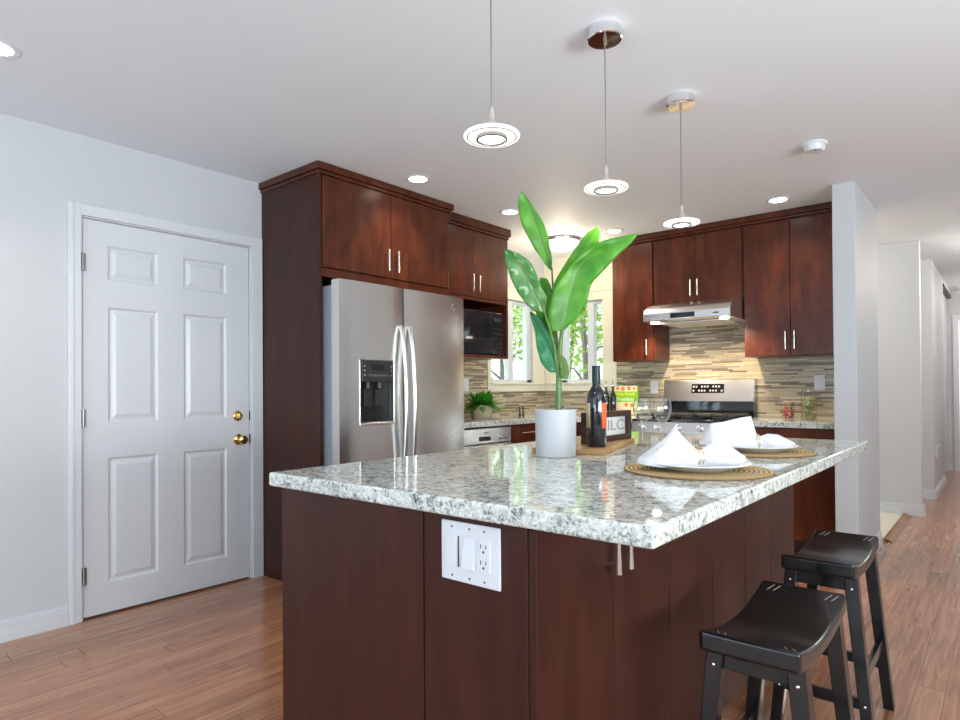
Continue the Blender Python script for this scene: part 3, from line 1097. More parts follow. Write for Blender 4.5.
# ------------------------------------------------------------------ range hood
hd = thing('range_hood', 'stainless under-cabinet range hood with rounded front above the range', 'range hood', (-1.9, 5.1, 1.67))
HX0, HX1 = -2.215, -1.535
prof = [(YB - 0.015, 1.675), (4.72, 1.685), (4.700, 1.69), (4.700, 1.745), (4.715, 1.770), (4.75, 1.797), (4.80, 1.820), (4.87, 1.837),
        (4.95, 1.847), (YB - 0.015, 1.847)]
MB().prism(prof, HX1 - HX0, 'x', HX0).build('hood_shell', 'steel', hd, smooth=30, bevel=0.002)
bx(-1.99, 4.697, 1.70, -1.80, 4.702, 1.738).build('control_strip', 'black_gloss', hd)
bx(-1.66, 4.6975, 1.712, -1.62, 4.701, 1.722).build('name_plate', 'dark_grey', hd)
mb = MB()
mb.box(HX0 + 0.09, 4.80, 1.670, -1.905, 5.24, 1.679)
mb.box(-1.898, 4.80, 1.670, HX1 - 0.09, 5.24, 1.679)
mb.build('filter_panels', 'filter', hd, bevel=0.002)
for x in (-2.15, -1.60):
    mb = MB()
    mb.lathe([(0, 1.672), (0.028, 1.672), (0.034, 1.676), (0.034, 1.684), (0, 1.684)], (x, 4.775, 0), 20)
    mb.build('hood_lamp', 'emit_can', hd)
    spot('hood_spot', (x, 4.80, 1.664), 24, (1.0, 0.80, 0.55), 140, 0.6, 0.03, (R(12), 0, 0))

# ------------------------------------------------------------------ range
RX0, RX1, RY = -2.292, -1.532, 4.63
rg = thing('gas_range', 'stainless gas range with tall backguard and clock display', 'range', (-1.91, 5.0, 0))
bx(RX0, RY + 0.03, 0.09, RX1, YB - 0.02, 0.895).build('range_body', 'steel_side', rg, bevel=0.003)
bx(RX0 + 0.02, RY + 0.08, 0.0, RX1 - 0.02, YB - 0.05, 0.09).build('kick_plate', 'black', rg)
MB().prism([(RY - 0.005, 0.80), (RY + 0.03, 0.80), (RY + 0.03, 0.905), (RY + 0.018, 0.905)], RX1 - RX0, 'x', RX0).build('control_panel', 'steel', rg, bevel=0.002)
for x in (-2.20, -2.075, -1.91, -1.745, -1.62):
    mb = MB()
    mb.lathe([(0, 0.003), (0.026, 0.003), (0.026, -0.006), (0.021, -0.009), (0.019, -0.028), (0.015, -0.032), (0, -0.032)], (x, RY + 0.002, 0.855), 20, 'y')
    mb.box(x - 0.004, RY - 0.036, 0.838, x + 0.004, RY - 0.02, 0.872)
    mb.build('burner_knob', 'chrome', rg, bevel=0.001)
d = bx(RX0 + 0.004, RY, 0.30, RX1 - 0.004, RY + 0.03, 0.79).build('oven_door', 'steel', rg, bevel=0.004)
bx(RX0 + 0.14, RY - 0.002, 0.40, RX1 - 0.14, RY + 0.002, 0.66).build('oven_window', 'black_gloss', d)
h = MB()
h.tube([(RX0 + 0.05, RY - 0.05, 0.735), (RX1 - 0.05, RY - 0.05, 0.735)], 0.012, 12)
for x in (RX0 + 0.08, RX1 - 0.08):
    h.tube([(x, RY, 0.735), (x, RY - 0.05, 0.735)], 0.009, 10)
h.build('handle', 'nickel', d)
bx(RX0 + 0.004, RY, 0.095, RX1 - 0.004, RY + 0.03, 0.29).build('warming_drawer', 'steel', rg, bevel=0.004)
bx(RX0 + 0.002, RY + 0.012, 0.895, RX1 - 0.002, 5.25, 0.916).build('cooktop', 'black_gloss', rg, bevel=0.004)
for gx in (RX0 + 0.02, RX0 + 0.265, RX0 + 0.51):
    mb = MB()
    x0, x1, y0, y1 = gx, gx + 0.23, RY + 0.05, 5.18
    for y in (y0, y1 - 0.014, (y0 + y1) / 2 - 0.007):
        mb.box(x0, y, 0.938, x1, y + 0.014, 0.954)
    for x in (x0, x1 - 0.014, (x0 + x1) / 2 - 0.007):
        mb.box(x, y0, 0.938, x + 0.014, y1, 0.954)
    for x in (x0, x1 - 0.014):
        for y in (y0, y1 - 0.014):
            mb.box(x, y, 0.915, x + 0.014, y + 0.014, 0.940)
    for cy in (y0 + 0.13, y1 - 0.13):
        mb.tube([(gx + 0.115, cy, 0.915), (gx + 0.115, cy, 0.932)], 0.04, 16)
    mb.build('burner_grate', 'iron', rg, bevel=0.002)
mb = MB()
mb.box(RX0 + 0.004, 5.25, 0.90, RX1 - 0.004, YB - 0.02, 1.055)
mb.build('backguard_base', 'black_gloss', rg, bevel=0.002)
MB().prism([(5.225, 1.045), (YB - 0.02, 1.045), (YB - 0.02, 1.235), (5.285, 1.235), (5.262, 1.222)], RX1 - RX0 - 0.004, 'x', RX0 + 0.002).build(
    'backguard', 'steel', rg, bevel=0.003)
for s_ in (0,):
    mb = MB()
    f0, f1 = (5.231, 1.10), (5.252, 1.185)
    def bgx(z): return 5.225 + (z - 1.045) / (1.222 - 1.045) * (5.262 - 5.225)
    mb.prism([(bgx(1.115) - 0.002, 1.115), (bgx(1.19) - 0.002, 1.19), (bgx(1.19) + 0.01, 1.19), (bgx(1.115) + 0.01, 1.115)], 0.27, 'x', -2.04)
    mb.build('clock_display', 'black_gloss', rg)
mb = MB()
for i in range(11):
    for j in range(2):
        if (i * 3 + j) % 4 == 3: continue
        x = -2.028 + i * 0.0235
        z = 1.128 + j * 0.034
        y = bgx(z) - 0.003
        bx(x, y, z, x + 0.013, y + 0.003, z + 0.013).build('panel_key', 'paper', rg)

# ================================================================== ISLAND
IX0, IX1, IY0, IY1 = -1.649, -0.461, 1.012, 3.197
tag(bx(IX0, IY0, 0.880, IX1, IY1, 0.920).build('island_countertop', 'granite', origin=(-1.05, 2.1, 0.88), bevel=0.007, seg=3),
    'large polished speckled granite slab on top of the island', 'countertop')
isl = thing('kitchen_island', 'dark cherry kitchen island under the large granite slab', 'kitchen island', (-1.17, 2.05, 0))
BY0, BY1, BXR = 1.042, 3.045, -0.726
bx(-1.625, BY0 + 0.02, 0.09, BXR - 0.021, BY1, 0.8795).build('island_box', 'cherry_shaded', isl)
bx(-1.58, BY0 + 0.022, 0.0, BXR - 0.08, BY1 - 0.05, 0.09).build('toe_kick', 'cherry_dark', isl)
bx(-1.625, BY0, 0.0, -1.0455, BY0 + 0.0195, 0.8795).build('end_panel', 'cherry_shaded', isl, bevel=0.0015)
bx(-1.0415, BY0, 0.0, BXR - 0.021, BY0 + 0.0195, 0.8795).build('end_panel', 'cherry_shaded', isl, bevel=0.0015)
edges = [1.044, 1.366, 1.694, 2.030, 2.357, 2.674, 3.043]
for i in range(6):
    a, b = edges[i] + (0.0015 if i else 0), edges[i + 1] - 0.0015
    d = bx(BXR - 0.020, a, 0.10, BXR, b, 0.872).build('door', 'cherry_shaded', isl, bevel=0.002)
    y = (b - 0.026) if i % 2 == 0 else (a + 0.033)
    if i > 1:
        continue
    h = MB()
    h.tube([(BXR + 0.028, y, 0.857), (BXR + 0.028, y, 0.80), (BXR + 0.028, y, 0.722)], [0.0045, 0.005, 0.0085], 10)
    for z in (0.845, 0.745):
        h.tube([(BXR, y, z), (BXR + 0.028, y, z)], 0.004, 8)
    h.build('handle', 'nickel', d)
# switch and outlet plate on the island end
op = thing('outlet_plate', 'white three gang switch and outlet plate on the island end', 'outlet', (-0.897, BY0, 0.80))
bx(-0.981, BY0 - 0.006, 0.733, -0.813, BY0, 0.865).build('cover_plate', 'white_plastic', op, bevel=0.003)
bx(-0.964, BY0 - 0.010, 0.766, -0.934, BY0 - 0.005, 0.834).build('dimmer_paddle', 'white_plastic', op, bevel=0.001)
bx(-0.930, BY0 - 0.0075, 0.766, -0.927, BY0 - 0.005, 0.834).build('dimmer_slider', 'slot', op)
MB().prism([(BY0 - 0.006, 0.766), (BY0 - 0.014, 0.766), (BY0 - 0.0075, 0.834), (BY0 - 0.006, 0.834)], 0.033, 'x', -0.9135).build('rocker_switch', 'white_plastic', op, bevel=0.001)
o_ = bx(-0.872, BY0 - 0.009, 0.766, -0.838, BY0 - 0.005, 0.834).build('receptacle', 'white_plastic', op, bevel=0.001)
mb = MB()
for z in (0.780, 0.814):
    mb.box(-0.8635, BY0 - 0.0096, z + 0.003, -0.8615, BY0 - 0.0085, z + 0.012)
    mb.box(-0.8495, BY0 - 0.0096, z + 0.003, -0.8475, BY0 - 0.0085, z + 0.011)
    mb.lathe([(0, -0.0096), (0.0028, -0.0096), (0.0028, -0.0085), (0, -0.0085)], (-0.8555, BY0, z - 0.004), 10, 'y')
mb.build('socket_slots', 'slot', o_)
mb = MB()
for x in (-0.948, -0.897, -0.855):
    for z in (0.745, 0.853):
        mb = MB()
        mb.lathe([(0, -0.0066), (0.0025, -0.0066), (0.0025, -0.0055), (0, -0.0055)], (x, BY0, z), 10, 'y')
        mb.build('screw', 'slot', op)


# ================================================================== THINGS ON THE ISLAND
# potted banana plant. leaves given as (right, depth, height) around the pot, in the room's own metres
PX, PY = -1.216, 1.873
yaw = R(39.8)
rv = Vector((math.cos(yaw), math.sin(yaw), 0))
fv = Vector((-math.sin(yaw), math.cos(yaw), 0))
plant = thing('potted_banana_plant', 'tall broad leaved green plant in a white cylinder pot on the island', 'potted plant', (PX, PY, 0.92))
mb = MB()
mb.lathe([(0, 0.92), (0.067, 0.92), (0.070, 0.923), (0.0725, 1.083), (0.0705, 1.085), (0.067, 1.083), (0.066, 1.055), (0, 1.055)], (PX, PY, 0), 48)
mb.build('pot', 'pot_white', plant)
mb = MB()
mb.lathe([(0, 1.066), (0.04, 1.063), (0.0655, 1.058), (0.0655, 1.050), (0, 1.050)], (PX, PY, 0), 24)
mb.build('soil', 'soil', plant)
SC = 283.0


def lp(u, v, b):
    return Vector((PX, PY, 0)) + rv * ((u - 553.2) / SC * (1 + b / 2.2)) + fv * b + Vector((0, 0, 1.156 + (389.0 - v) / SC * (1 + b / 2.2)))


def resample(pts, n):
    pts = [Vector(p) for p in pts]
    L = [0]
    for a, b in zip(pts, pts[1:]):
        L.append(L[-1] + (b - a).length)
    out = []
    for i in range(n):
        t = L[-1] * i / (n - 1)
        k = 0
        while k < len(L) - 2 and L[k + 1] < t:
            k += 1
        f = (t - L[k]) / max(1e-9, L[k + 1] - L[k])
        p0 = pts[max(k - 1, 0)]; p1 = pts[k]; p2 = pts[k + 1]; p3 = pts[min(k + 2, len(pts) - 1)]
        a = p1 + (p2 - p1) * f
        c = 0.5 * ((2 * p1) + (p2 - p0) * f + (2 * p0 - 5 * p1 + 4 * p2 - p3) * f * f + (3 * p1 - p0 - 3 * p2 + p3) * f ** 3)
        out.append(a * 0.4 + c * 0.6)
    return out


def leaf(mid, left, right, m, fold=0.35, name='leaf', n=22, wave=0.003, seed=0):
    """mid / left / right are lists of points from the leaf's base to its tip"""
    rm, rl, rr = resample(mid, n), resample(left, n), resample(right, n)
    rows = []
    rnd = random.Random(seed)
    ph = rnd.random() * 6
    for i in range(n):
        row = []
        wl = (rl[i] - rm[i]).length
        wr = (rr[i] - rm[i]).length
        for k in range(-5, 6):
            t = abs(k) / 5
            e = rl[i] if k < 0 else rr[i]
            w = wl if k < 0 else wr
            p = rm[i] + (e - rm[i]) * t
            p = p - fv * (fold * w * (t - t * t * 0.55)) + fv * wave * math.sin(i * 1.15 + ph + (k > 0) * 1.3) * t
            row.append(p)
        rows.append(row)
    mb = MB()
    mb.grid(rows)
    l = mb.build(name, m, plant, smooth=80, solid=0.0012)
    vein = MB()
    vein.tube([p + fv * -0.0005 for p in rm], [0.0032 * (1 - 0.75 * i / (n - 1)) for i in range(n)], 6)
    vein.build('midrib', 'leaf_olive' if m != 'leaf_dark' else 'leaf_dark', l)
    return l


def P2(lst, b0, b1):
    n = len(lst)
    return [lp(u, v, b0 + (b1 - b0) * i / (n - 1)) for i, (u, v) in enumerate(lst)]


mb = MB()
mb.tube([lp(556, 414, 0), lp(556.5, 395, 0), lp(556.5, 372, 0), lp(558, 350, -0.002), lp(560, 330, -0.006)], [0.0115, 0.0105, 0.0095, 0.008, 0.006], 12)
mb.tube([lp(556, 372, 0), lp(555.5, 340, 0.02), lp(554, 305, 0.05), lp(552.8, 268, 0.07)], [0.008, 0.006, 0.004, 0.0032], 8)
mb.tube([lp(556, 374, 0), lp(553, 350, 0.0), lp(547, 328, -0.03), lp(541, 312, -0.05)], [0.008, 0.006, 0.0045, 0.003], 8)
mb.tube([lp(556, 365, 0), lp(557, 350, 0.0), lp(560, 330, -0.01)], [0.008, 0.007, 0.004], 8)
mb.tube([lp(556, 374, 0), lp(556, 358, 0.02), lp(554, 340, 0.04)], [0.007, 0.005, 0.004], 8)
mb.build('stem', 'stem', plant, smooth=80)
leaf(P2([(552.5, 270), (547, 252), (538, 225), (529, 203), (522, 191)], 0.07, 0.03),
     P2([(551.5, 270), (546, 264.6), (532, 244), (521, 221), (518.5, 200), (522, 191)], 0.07, 0.03),
     P2([(553, 269), (552.5, 257), (549.5, 240), (545, 225), (532, 204), (522, 191)], 0.07, 0.03), 'leaf', 0.25, seed=1)
leaf(P2([(541, 312), (535, 300), (526, 281), (514, 264), (501, 249)], -0.05, -0.09),
     P2([(540, 312), (529, 311), (513, 292), (504.5, 272), (500.5, 256), (501, 249)], -0.05, -0.09),
     P2([(542, 311), (543, 298), (535.5, 282), (529, 266), (516, 254), (501, 249)], -0.05, -0.09), 'leaf_sheen', 0.5, wave=0.006, seed=2)
leaf(P2([(554, 342), (549, 320), (544, 298), (540.5, 277.5)], 0.04, 0.05),
     P2([(553, 342), (545, 332), (536, 315), (535.5, 295), (540.5, 277.5)], 0.04, 0.05),
     P2([(555, 342), (553.5, 318), (552, 290), (547, 279), (540.5, 277.5)], 0.04, 0.05), 'leaf', 0.3, seed=3)
leaf(P2([(556, 372), (550, 352), (541, 331), (530, 311)], 0.0, 0.02),
     P2([(555.5, 372), (547, 372), (539, 362), (535, 347), (533.5, 332), (528.5, 313)], 0.0, 0.02),
     P2([(556.5, 370), (554, 352), (547, 333), (541, 320), (530, 311)], 0.0, 0.02), 'leaf_dark', 0.35, seed=4)
leaf(P2([(557, 322), (566, 295), (580, 262), (592, 241), (600, 226.5)], 0.03, 0.10),
     P2([(554, 318), (552, 288), (567.5, 261), (584, 238), (595, 228), (600, 226.5)], 0.03, 0.10),
     P2([(560, 322), (578, 296), (592, 266), (600, 243), (601.5, 230), (600, 226.5)], 0.03, 0.10), 'leaf', 0.3, seed=5)
leaf(P2([(560.5, 331), (565, 307), (571, 285), (579, 264), (592, 252), (608, 245.5), (635, 234)], -0.006, -0.06),
     P2([(559.5, 331), (547, 331), (545.8, 308), (551, 290), (566, 268), (586, 248), (606, 239.5), (635, 234)], -0.006, -0.06),
     P2([(561.5, 331), (573, 320), (583.5, 305), (588.5, 285), (602, 270), (614, 257), (628, 244), (635, 234)], -0.006, -0.06), 'leaf', 0.3, n=30, seed=6)
leaf(P2([(557, 352), (561, 363), (564, 378)], -0.01, -0.04),
     P2([(556.5, 353), (557, 368), (558, 378), (564, 379)], -0.01, -0.04),
     P2([(557.5, 352), (564, 361), (566, 372), (564, 379)], -0.01, -0.04), 'leaf_olive', 0.3, seed=7)

# serving board
bo = Vector((-1.091, 1.991, 0))
la = Vector((-0.275, 0.961, 0)).normalized()
sa = Vector((-la.y, la.x, 0))
mb = MB()
c4 = [bo, bo + la * 0.60, bo + la * 0.60 + sa * 0.27, bo + sa * 0.27]
mb.prism([(p.x, p.y) for p in c4], 0.019, 'z', 0.92)
tag(mb.build('serving_board', 'board', origin=(-1.25, 2.2, 0.92), bevel=0.003), 'light wooden serving board under the wine bottle and framed sign', 'board')

# wine bottle
bc_ = (-1.175, 2.088)
wbt = thing('wine_bottle', 'dark wine bottle with orange label on the wooden board', 'bottle', (bc_[0], bc_[1], 0.939))
z0 = 0.939
mb = MB()
mb.lathe([(0, z0), (0.034, z0), (0.0365, z0 + 0.004), (0.0365, z0 + 0.178), (0.034, z0 + 0.196), (0.024, z0 + 0.213), (0.016, z0 + 0.226), (0.0142, z0 + 0.24),
          (0.0138, z0 + 0.30), (0, z0 + 0.30)], (bc_[0], bc_[1], 0), 36)
mb.build('bottle_glass', 'bottle', wbt)
mb = MB()
mb.lathe([(0.0146, z0 + 0.236), (0.0152, z0 + 0.24), (0.0152, z0 + 0.296), (0.0158, z0 + 0.2965), (0.0158, z0 + 0.303), (0, z0 + 0.304)], (bc_[0], bc_[1], 0), 28)
mb.build('foil_cap', 'foil', wbt)


def arc_label(name, m, a0, a1, zl, zh, r):
    mb = MB()
    n = 14
    rows = []
    for i in range(n + 1):
        a = a0 + (a1 - a0) * i / n
        rows.append([(bc_[0] + r * math.cos(a), bc_[1] + r * math.sin(a), zl), (bc_[0] + r * math.cos(a), bc_[1] + r * math.sin(a), zh)])
    mb.grid(rows)
    return mb.build(name, m, wbt, smooth=80, solid=0.0004, recalc=False)


tocam = math.atan2(-bc_[1], -bc_[0])
arc_label('front_label', 'label_orange', tocam + R(32), tocam + R(105), z0 + 0.070, z0 + 0.165, 0.0369)
arc_label('back_label', 'label_tan', tocam - R(105), tocam - R(38), z0 + 0.072, z0 + 0.165, 0.0369)

# framed sign
sg = thing('framed_sign', 'small dark wood framed sign with grey letters behind the bottle', 'sign', (-1.26, 2.33, 0.939))
SX, SY0, SY1, SZ0, SZ1 = -1.247, 2.145, 2.520, 0.9395, 1.063
mb = MB()
mb.box(SX - 0.03, SY0, SZ0, SX, SY1, SZ0 + 0.024)
mb.box(SX - 0.03, SY0, SZ1 - 0.024, SX, SY1, SZ1)
mb.box(SX - 0.03, SY0, SZ0 + 0.024, SX, SY0 + 0.036, SZ1 - 0.024)
mb.box(SX - 0.03, SY1 - 0.036, SZ0 + 0.024, SX, SY1, SZ1 - 0.024)
mb.build('frame', 'sign_frame', sg, bevel=0.002)
bx(SX - 0.028, SY0 + 0.034, SZ0 + 0.022, SX - 0.012, SY1 - 0.034, SZ1 - 0.022).build('sign_card', 'paper', sg)
text_mesh('letters', 'ILC', 0.062, Matrix.Translation((SX - 0.0115, 2.40, 1.002)) @ FACE_X @ Matrix.Diagonal((1.7, 1.0, 1.0, 1.0)), 'ink', sg)


# wine glasses
def wine_glass(x, y, label):
    t = thing('wine_glass', label, 'wine glass', (x, y, 0.92), 'wine glasses on the island')
    z = 0.92
    mb = MB()
    mb.lathe([(0, z + 0.001), (0.034, z), (0.0345, z + 0.0012), (0.012, z + 0.0045), (0.0045, z + 0.012), (0.0034, z + 0.03), (0.0034, z + 0.082),
              (0.006, z + 0.09)], (x, y, 0), 32)
    mb.build('stem_and_foot', 'glass', t)
    mb = MB()
    prof = [(0.0, z + 0.0885), (0.010, z + 0.092), (0.024, z + 0.106), (0.034, z + 0.124), (0.0385, z + 0.144), (0.0375, z + 0.166), (0.033, z + 0.195)]
    mb.lathe(prof + [(r - 0.0011, h) for r, h in prof[:0:-1]] + [(0, z + 0.0905)], (x, y, 0), 36)
    mb.build('bowl', 'glass', t, smooth=60)
    return t


wine_glass(-1.163, 2.452, 'clear stemmed wine glass nearer the framed sign')
wine_glass(-1.098, 2.502, 'clear stemmed wine glass nearer the folded napkins')

# place settings
def fold_napkin(name, label, c, seed, flip, lift, group):
    """a cloth gathered in the middle by a ring: an upright fan on one side, a low fan on the other"""
    rnd = random.Random(seed)
    ax = (rv * math.cos(0.10) + fv * math.sin(0.10) * flip).normalized()
    dx = Vector((-ax.y, ax.x, 0))
    #      along, half width, base z, height, lean towards back
    if flip > 0:
        st = [(-0.172, 0.012, 0.018, 0.004, 0.0), (-0.160, 0.040, 0.014, 0.014, 0.0), (-0.128, 0.060, 0.010, 0.044, 0.0),
              (-0.088, 0.062, 0.006, 0.080, 0.008), (-0.060, 0.056, 0.006, 0.110, 0.014), (-0.022, 0.032, 0.006, 0.066, 0.005),
              (0.0, 0.017, 0.006, 0.042, 0.0), (0.016, 0.019, 0.006, 0.044, 0.0), (0.034, 0.035, 0.006, 0.058, 0.0),
              (0.062, 0.052, 0.006, 0.062, 0.0), (0.092, 0.060, 0.007, 0.052, 0.0), (0.114, 0.056, 0.010, 0.034, 0.0),
              (0.134, 0.036, 0.014, 0.016, 0.0), (0.145, 0.010, 0.018, 0.004, 0.0)]
    else:
        st = [(-0.198, 0.012, 0.022, 0.004, 0.0), (-0.178, 0.035, 0.016, 0.040, 0.0), (-0.160, 0.048, 0.012, 0.082, 0.0),
              (-0.110, 0.055, 0.006, 0.094, 0.008), (-0.050, 0.052, 0.006, 0.110, 0.010), (-0.012, 0.042, 0.006, 0.116, 0.008),
              (0.000, 0.026, 0.006, 0.066, 0.0), (0.008, 0.018, 0.006, 0.042, 0.0), (0.022, 0.020, 0.006, 0.042, 0.0),
              (0.045, 0.038, 0.006, 0.050, 0.0), (0.080, 0.050, 0.006, 0.046, 0.0), (0.108, 0.050, 0.008, 0.030, 0.0),
              (0.128, 0.032, 0.014, 0.014, 0.0), (0.138, 0.010, 0.018, 0.004, 0.0)]
    fine = []
    for p_, q_ in zip(st, st[1:]):
        for k in range(3):
            fine.append(tuple(p_[m_] + (q_[m_] - p_[m_]) * k / 3 for m_ in range(5)))
    st = fine + [st[-1]]
    n = 48
    rows = []
    for i, (a, w, zb, h, ln) in enumerate(st):
        row = []
        k1 = 3 + rnd.random()
        for j in range(n):
            t = 2 * PI * j / n
            y = w * math.cos(t)
            s_ = math.sin(t)
            if s_ >= 0:
                peak = max(0.0, 1 - abs(y / w + 0.1) ** 1.15) if h > 0.06 else (1 - abs(y / w) ** 2.0)
                z = zb + h * (0.25 * s_ + 0.75 * peak) * (1 if s_ > 0.02 else s_)
            else:
                z = zb + 0.006 * s_
            g = min(1.0, abs(a) / 0.09)
            tri = abs(((t * 6 / PI + seed * 0.37) % 1.0) - 0.5) * 2 - 0.5
            rip = g * (0.011 * tri + 0.002 * math.sin(11 * t + seed))
            p = Vector(c) + ax * (a + rip * 0.4) + dx * (y + ln + rip * 0.6) + Vector((0, 0, max(0.001, z + (rip if s_ > 0 else 0))))
            row.append(p)
        rows.append(row)
    mb = MB()
    mb.grid(rows, close=True)
    for r_ in (rows[0], rows[-1]):
        mb.bm.faces.new([mb.bm.verts.new(p) for p in r_])
    bmesh.ops.remove_doubles(mb.bm, verts=mb.bm.verts[:], dist=1e-6)
    o = mb.build(name, 'linen', None, origin=c, smooth=62)
    tag(o, label, 'napkin', group)
    # ring
    rb = MB()
    cc = Vector(c) + ax * 0.006
    up = Vector((0, 0, 1))
    for off in (-0.006, 0.005):
        rows = []
        for i in range(36):
            t = 2 * PI * i / 36
            nrm = dx * math.cos(t) + up * math.sin(t)
            base = cc + ax * off + dx * math.cos(t) * 0.024 + up * (0.0275 + math.sin(t) * 0.0265)
            rows.append([base + nrm * 0.0019 * math.cos(2 * PI * k / 8) + ax * 0.0019 * math.sin(2 * PI * k / 8) for k in range(8)])
        rows.append(rows[0])
        rb.grid(rows, close=True)
    rb.box(cc.x - 0.004, cc.y - 0.004, cc.z + 0.0515, cc.x + 0.004, cc.y + 0.004, cc.z + 0.0545)
    bmesh.ops.remove_doubles(rb.bm, verts=rb.bm.verts[:], dist=1e-6)
    return rb, cc


def place_setting(x, y, pr, which, seed):
    near = which == 'near'
    mb = MB()
    mb.lathe([(0, 0.92), (0.198, 0.92), (0.203, 0.9225), (0.2, 0.9255), (0, 0.926)], (x, y, 0), 64)
    tag(mb.build('placemat', 'mat', origin=(x, y, 0.92)), 'round woven straw placemat under the plate %s' % ('closest to the camera' if near else 'farther along the island'),
        'placemat', 'straw placemats on the island')
    mb = MB()
    s_ = pr / 0.145
    prof = [(0, 0.926), (0.082 * s_, 0.926), (0.088 * s_, 0.928), (0.115 * s_, 0.937), (pr, 0.946), (pr + 0.001, 0.948), (pr - 0.001, 0.9495), (0.112 * s_, 0.941),
            (0.086 * s_, 0.932), (0, 0.931)]
    mb.lathe(prof, (x, y, 0), 64)
    tag(mb.build('dinner_plate', 'ceramic', origin=(x, y, 0.926)), 'white dinner plate with a folded napkin, %s' % ('closest to the camera' if near else 'farther along the island'),
        'plate', 'white plates on the island')
    rb, cc = fold_napkin('folded_napkin', 'white linen napkin gathered in a gold ring on the %s plate' % ('nearer' if near else 'farther'), (x, y, 0.9315), seed,
                         1 if near else -1, 1.0 if near else 1.08, 'folded napkins')
    tag(rb.build('napkin_ring', 'gold', None, origin=tuple(cc), smooth=80), 'gold ring around the napkin on the %s plate' % ('nearer' if near else 'farther'), 'napkin ring', 'gold napkin rings')


place_setting(-0.678, 1.775, 0.147, 'near', 3)
place_setting(-0.705, 2.415, 0.142, 'far', 5)


# ================================================================== STOOLS
def stool_seat():
    mb = MB()
    rows = []
    L, Wd, th = 0.247, 0.107, 0.036
    ny, nx = 28, 8
    def top(y, x):
        return 0.568 + 0.037 * (abs(y) / L) ** 2.0 + 0.0015 * (x / Wd) ** 2
    ring_rows = []
    for i in range(ny + 1):
        y = -L + 2 * L * i / ny
        ring = []
        for k in range(nx + 1):
            x = -Wd + 2 * Wd * k / nx
            ring.append((x, y, top(y, x)))
        for k in range(nx, -1, -1):
            x = -Wd + 2 * Wd * k / nx
            ring.append((x, y, top(y, 0) - th - 0.012 * (abs(y) / L) ** 3))
        ring_rows.append(ring)
    mb.grid(ring_rows, close=True)
    mb.bm.faces.new([mb.bm.verts.new(p) for p in ring_rows[0]])
    mb.bm.faces.new([mb.bm.verts.new(p) for p in ring_rows[-1]])
    bmesh.ops.remove_doubles(mb.bm, verts=mb.bm.verts[:], dist=1e-6)
    return mb


def leg_mb(sx, sy):
    mb = MB()
    t = Vector((sx * 0.084, sy * 0.178, 0.572))
    b = Vector((sx * 0.140, sy * 0.196, 0.0))
    a = 0.018
    rows = []
    for p, w, d_ in ((b, 0.017, 0.020), (t, 0.019, 0.023)):
        rows.append([(p.x - w, p.y - d_, p.z), (p.x + w, p.y - d_, p.z), (p.x + w, p.y + d_, p.z), (p.x - w, p.y + d_, p.z)])
    mb.grid(rows, close=True)
    mb.quad(*rows[0])
    mb.quad(*rows[1])
    bmesh.ops.remove_doubles(mb.bm, verts=mb.bm.verts[:], dist=1e-6)
    return mb


def legp(sx, sy, z):
    f = z / 0.572
    return Vector((sx * (0.140 + (0.084 - 0.140) * f), sy * (0.196 + (0.178 - 0.196) * f), z))


st = thing('saddle_stool', 'black saddle seat stool at the near corner of the island, lower in the photo', 'stool', (0, 0, 0), 'saddle stools at the island')
stool_seat().build('seat', 'stool', st, bevel=0.010, seg=3)
for sx in (-1, 1):
    for sy in (-1, 1):
        leg_mb(sx, sy).build('leg', 'stool', st, bevel=0.003)
for sy in (-1, 1):
    a, b = legp(-1, sy, 0.155), legp(1, sy, 0.155)
    bx(a.x, a.y - 0.009, 0.140, b.x, a.y + 0.009, 0.175).build('stretcher', 'stool', st, bevel=0.002)
    a, b = legp(-1, sy, 0.53), legp(1, sy, 0.53)
    bx(a.x, a.y - 0.010, 0.505, b.x, a.y + 0.010, 0.556).build('apron', 'stool', st, bevel=0.002)
for sx in (-1, 1):
    a, b = legp(sx, -1, 0.235), legp(sx, 1, 0.235)
    bx(a.x - 0.009, a.y, 0.218, a.x + 0.009, b.y, 0.252).build('stretcher', 'stool', st, bevel=0.002)
for sx in (-1, 1):
    for sy in (-1, 1):
        for k in range(2):
            x = sx * (0.064 + 0.016 * k)
            mb = MB()
            tz = lambda y: 0.5686 + 0.037 * (y / 0.247) ** 2 + 0.0015 * (x / 0.107) ** 2
            mb.grid([[(x + d - 0.0009 + j * 0.004, sy * y, tz(y)) for d in (0, 0.0018)] for j, y in enumerate((0.196, 0.206, 0.216, 0.226))])
            mb.build('worn_joint_line', 'wear', st, solid=0.0008)
for sx in (-1, 1):
    for sy in (-1, 1):
        for z, q in ((0.515, 0.0225), (0.157, 0.0205)):
            p = legp(sx, sy, z)
            MB().ico((p.x, p.y + sy * q, p.z), 0.005, 2, (1, 0.6, 1)).build('bolt_cap', 'chrome', st)
st.location = (-0.437, 1.672, 0)
s2 = dup(st, (-0.470, 2.487, 0), 'black saddle seat stool standing farther along the island towards the hallway', 'saddle stools at the island')

